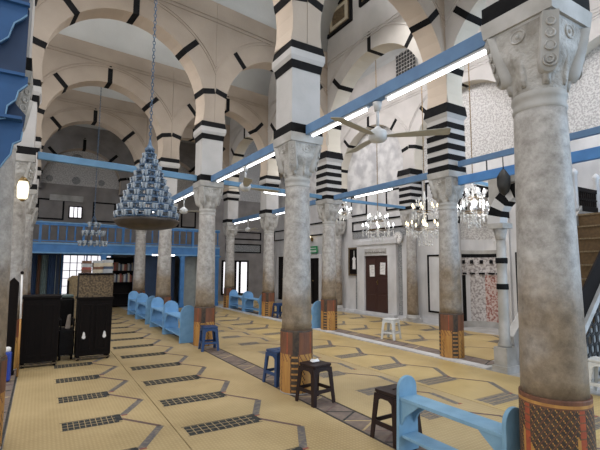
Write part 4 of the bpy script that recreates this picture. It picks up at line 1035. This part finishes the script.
t = tag(empty('hanging_curtain', (-.10, 17.9, 0)), 'brown and grey curtain strips hanging under the gallery left of the window', 'curtain')
for x0, x1, m in ((-.22, -.02, 'navy'), (0, .1, 'book_brown'), (.13, .3, 'cloth_teal'), (.33, .56, 'navy')):
    mb = MB(); n = 12; top = [(x0+(x1-x0)*i/n, .02*math.sin(i*1.7)) for i in range(n+1)]; back = [(x, y+.012) for x, y in top[::-1]]
    mb.prism(top+back, 'z', .05, 2.0, m); mb.build('strip', t)
# bookcase below the gallery
t = tag(empty('bookcase', (2.75, 18.2, .012)), 'dark open bookcase full of books under the gallery', 'bookcase')
mb = MB(); mb.box(-.75, .75, .2, .24, 0, 1.95, 'dark_wood'); mb.build('back_panel', t)
for x in (-.75, .73): mb = MB(); mb.box(x, x+.03, -.1, .2, 0, 1.95, 'dark_wood'); mb.build('side_panel', t)
for z in (.05, .5, .95, 1.4, 1.9): mb = MB(); mb.box(-.72, .73, -.1, .2, z, z+.03, 'dark_wood'); mb.build('shelf', t)
for si, z in enumerate((.98, 1.43)):
    x = 2.08; k = 0
    while x < 3.38:
        w = random.uniform(.05, .085); h = random.uniform(.24, .36); c = bm_names[(k*7+si*3) % 5]
        mb = MB(); mb.box(0, w, 0, .2, 0, h, c); o = tag(mb.build('book'), 'upright book in the dark bookcase under the gallery', 'book', 'upright books in the bookcase'); o.location = (x, 18.12, z+.013); x += w+.004; k += 1
# tube light before the gallery fascia, free of any hanger
t = tag(empty('gallery_tube_lamp', (4.05, 16.86, 2.045)), 'lit tube lamp under the blue gallery between two columns', 'lamp')
mb = MB(); mb.box(-.45, .45, -.03, .09, .02, .05, 'white_metal'); mb.build('fitting', t)
mb = MB(); mb.tube([(-.42, 0, 0), (.42, 0, 0)], .02, 'tube', 10); mb.build('tube', t)

# ------------------------------------------------------------------ pulpit on the right
t = tag(empty('pulpit', (6.4, 3.75, 0)), 'marble pulpit with striped gate arch and carpeted stair at the right edge', 'pulpit')
def gate_col(y):
    mb = MB(); mb.box(-.165, .165, -.13, .13, 0, .10, 'marble'); mb.box(-.13, .13, -.11, .11, .1, .38, 'marble'); mb.lathe([(.10, .38), (.105, .42), (.08, .47), (.075, 1.25), (.085, 1.27), (.085, 1.36), (.074, 1.38), (.07, 1.66), (.085, 1.68), (.085, 1.76), (.07, 1.78), (.068, 2.05)], 'marble', (0, 0), 20)
    for z in (1.27, 1.68): mb.lathe([(.087, z), (.09, z+.01), (.09, z+.08), (.087, z+.09)], 'black', (0, 0), 20)
    o = mb.build('gate_column', t); o.location = (-.1, y, 0)
    mb = MB(); mb.lathe([(.07, 2.05), (.075, 2.09), (.11, 2.24)], 'carved', (0, 0), 20); mb.box(-.13, .13, -.13, .13, 2.24, 2.32, 'marble'); c = mb.build('gate_capital', o)
gate_col(.42); gate_col(-.50)
mb = MB(); n = 13; cy, rr = -.04, .40
for i in range(n):
    a, b = PI*i/n, PI*(i+1)/n
    mb.prism([(cy-rr*math.cos(a), 2.32+rr*math.sin(a)), (cy-rr*math.cos(b), 2.32+rr*math.sin(b)), (cy-(rr+.22)*math.cos(b), 2.32+(rr+.22)*math.sin(b)), (cy-(rr+.22)*math.cos(a), 2.32+(rr+.22)*math.sin(a))], 'x', -.2, .0, 'black' if i % 2 else 'marble_wall')
mb.build('gate_arch', t)
mb = MB(); mb.box(-.19, -.01, .36, .54, 2.32, 3.05, 'marble'); mb.box(-.19, -.01, -.60, -.44, 2.32, 3.05, 'marble'); mb.box(-.19, -.01, -.44, .36, 2.95, 3.05, 'marble'); mb.build('gate_wall', t)
for k in range(11):                        # stair rising to the prayer wall
    x = .35+.20*k; z = .24*(k+1)
    mb = MB(); mb.box(x, x+.20 if k < 10 else 3.45, -.42, .42, 0, z-.02, 'marble'); mb.box(x-.02, x+.20, -.40, .40, z-.02, z, 'carpet'); mb.box(x-.012, x, -.40, .40, z-.235, z-.02, 'carpet'); mb.box(x-.026, x-.012, -.40, .40, z-.03, z-.004, 'rattan'); o = mb.build('stair_step', t); o['label'] = 'step with brown carpet'
for y0, y1 in ((-.52, -.42), (.42, .52)):
    mb = MB(); mb.prism([(2.4, 0), (3.45, 0), (3.45, 2.72), (2.5, 2.72), (2.4, 2.60)] if y0 < 0 else [(.15, 0), (3.45, 0), (3.45, 2.72), (2.5, 2.72), (.15, .42)], 'y', y0, y1, 'marble'); mb.build('side_wall', t)
    mb = MB(); mb.prism([(.1, .40), (2.5, 2.70), (2.5, 2.82), (.1, .52)], 'y', y0-.02, y1+.02, 'marble'); o = mb.build('stair_rail', t)
for y in (-.47, .47):
    for x in (2.42, 3.28):
        mb = MB(); mb.lathe([(.06, 2.72), (.05, 2.78), (.045, 3.42), (.07, 3.46), (.05, 3.52), (.005, 3.56)], 'marble_wall', (x, y), 16); mb.build('seat_post', t)
for y in (-.47, .47):
    mb = MB()
    for k in range(9): mb.box(2.52+k*.082, 2.55+k*.082, y-.015, y+.015, 2.82, 3.14, 'dark_wood')
    mb.box(2.47, 3.23, y-.025, y+.025, 3.12, 3.2, 'dark_wood'); mb.box(2.47, 3.23, y-.025, y+.025, 2.74, 2.84, 'dark_wood'); mb.box(2.47, 3.23, y-.02, y+.02, 2.96, 2.99, 'dark_wood'); mb.build('seat_lattice', t)
mb = MB()                                  # black ironwork below and above the sloping near rail
for k in range(15):
    for j in range(17):
        c = (.24+.15*k+.075*(j % 2), .12+.145*j); zr = .40+(c[0]-.1)*2.30/2.4
        if c[1] < zr-.06:
            mb.tube([(c[0]+.07*math.cos(2*PI*i/6+PI/6), -.47, c[1]+.085*math.sin(2*PI*i/6+PI/6)) for i in range(6)], .015, 'iron', 5, True)
mb.build('iron_lattice', t)
mb = MB(); mb.prism([(.1, .53), (2.45, 2.78), (2.45, 3.16), (.1, .93)], 'y', -.49, -.46, 'dark_wood'); mb.build('upper_screen', t)
mb = MB(); mb.lathe([(.01, 0), (.07, .06), (.10, .16), (.10, .30), (.05, .38), (.02, .42)], 'iron', seg=8)
o = tag(mb.build('hanging_lantern'), 'dark octagonal lantern hanging beside the largest column above the niche', 'lamp'); o.location = (6.08, 3.93, 2.72)
mb = MB(); mb.tube([(0, 0, .42), (.0, 0, .62)], .008, 'iron'); mb.build('hook', o)

# ------------------------------------------------------------------ light, camera
w = bpy.data.worlds.new('sky'); SC.world = w; w.use_nodes = True
bg = w.node_tree.nodes['Background']; bg.inputs['Color'].default_value = (.80, .90, 1.0, 1); bg.inputs['Strength'].default_value = 1.0

def area(name, loc, rot, sx, sy, power, col):
    l = bpy.data.lights.new(name, 'AREA'); l.shape = 'RECTANGLE'; l.size = sx; l.size_y = sy; l.energy = power; l.color = col
    o = bpy.data.objects.new(name, l); COL.objects.link(o); o.location = loc; o.rotation_euler = rot; return o
area('entrance_daylight', (8.6, -3.1, 3.6), (R(90), 0, 0), 4, 5, 560, (.52, .74, 1))
area('courtyard_daylight', (-4.1, 6.0, 4.0), (R(90), 0, R(-90)), 16, 6, 420, (1, .92, .86))
# added fill lights, unseen behind the cross walls, to brighten vaults and floor
def lights_at(x, y, power_down, power_up, col=(1, .97, .93), sx=2.4):
    area('bay_fill', (x, y+.62, 6.85), (0, 0, 0), sx, .5, power_down, col)
    area('vault_fill', (x, y+.62, 6.90), (R(180), 0, 0), sx, .5, power_up, (.90, .95, 1))
for i, k in enumerate((.55, .95, .85, .45)):
    lights_at(1.25, (Z[i][1]+A[i][1])/2, 75*k, 40*k); lights_at(4.68, (A[i][1]+B[i][1])/2, 85*k, 45*k)
lights_at(1.25, -2.4, 60, 20); lights_at(4.68, -2.4, 50, 20); lights_at(-2.4, 1.2, 50, 25); lights_at(-2.4, 4.7, 50, 25); lights_at(-2.4, 8.2, 40, 20)
for y, p in ((3.5, 60), (7.2, 80), (10.9, 80), (14.3, 40)):
    area('aisle_fill', (7.05, y, 7.5), (0, R(-25), 0), .5, 2.6, p*1.55, (1, .96, .96)); area('vault_fill', (7.05, y, 7.55), (R(180), 0, 0), .5, 2.6, p*.5, (1, .96, .96))  # unseen fill added above the prayer-wall aisle
def point(name, loc, power, col, r=.02):
    l = bpy.data.lights.new(name, 'POINT'); l.energy = power; l.color = col; l.shadow_soft_size = r
    o = bpy.data.objects.new(name, l); COL.objects.link(o); o.location = loc
for x, y, z, p, c in ((8.2, 7.47, 2.7, 34, (1, .85, .6)), (8.2, 6.02, 3.0, 48, (1, .97, .95)), (8.0, 9.0, 2.75, 44, (1, .97, .95)), (8.2, 11.03, 3.4, 36, (1, .97, .95))):
    point('chandelier_light', (x, y, z), p, c)

cam = bpy.data.cameras.new('camera'); co = bpy.data.objects.new('camera', cam); COL.objects.link(co); SC.camera = co
yaw, pit, rol = R(31.21), R(5.707), R(.295)
F = Vector((math.sin(yaw)*math.cos(pit), math.cos(yaw)*math.cos(pit), math.sin(pit)))
Rt = Vector((math.cos(yaw), -math.sin(yaw), 0)); U = Rt.cross(F)
R2 = Rt*math.cos(rol)+U*math.sin(rol); U2 = -Rt*math.sin(rol)+U*math.cos(rol)
m3 = Matrix((R2, U2, -F)).transposed(); co.matrix_world = Matrix.Translation((0, 0, 1.6)) @ m3.to_4x4()
cam.sensor_fit = 'HORIZONTAL'; cam.sensor_width = 36; cam.lens = 36*425.5/600; cam.clip_start = .05
vs = SC.view_settings; SC.display_settings.display_device = 'sRGB'
vs.view_transform = 'Standard'; vs.look = 'None'; vs.gamma = 1; vs.exposure = -.28; vs.use_curve_mapping = False
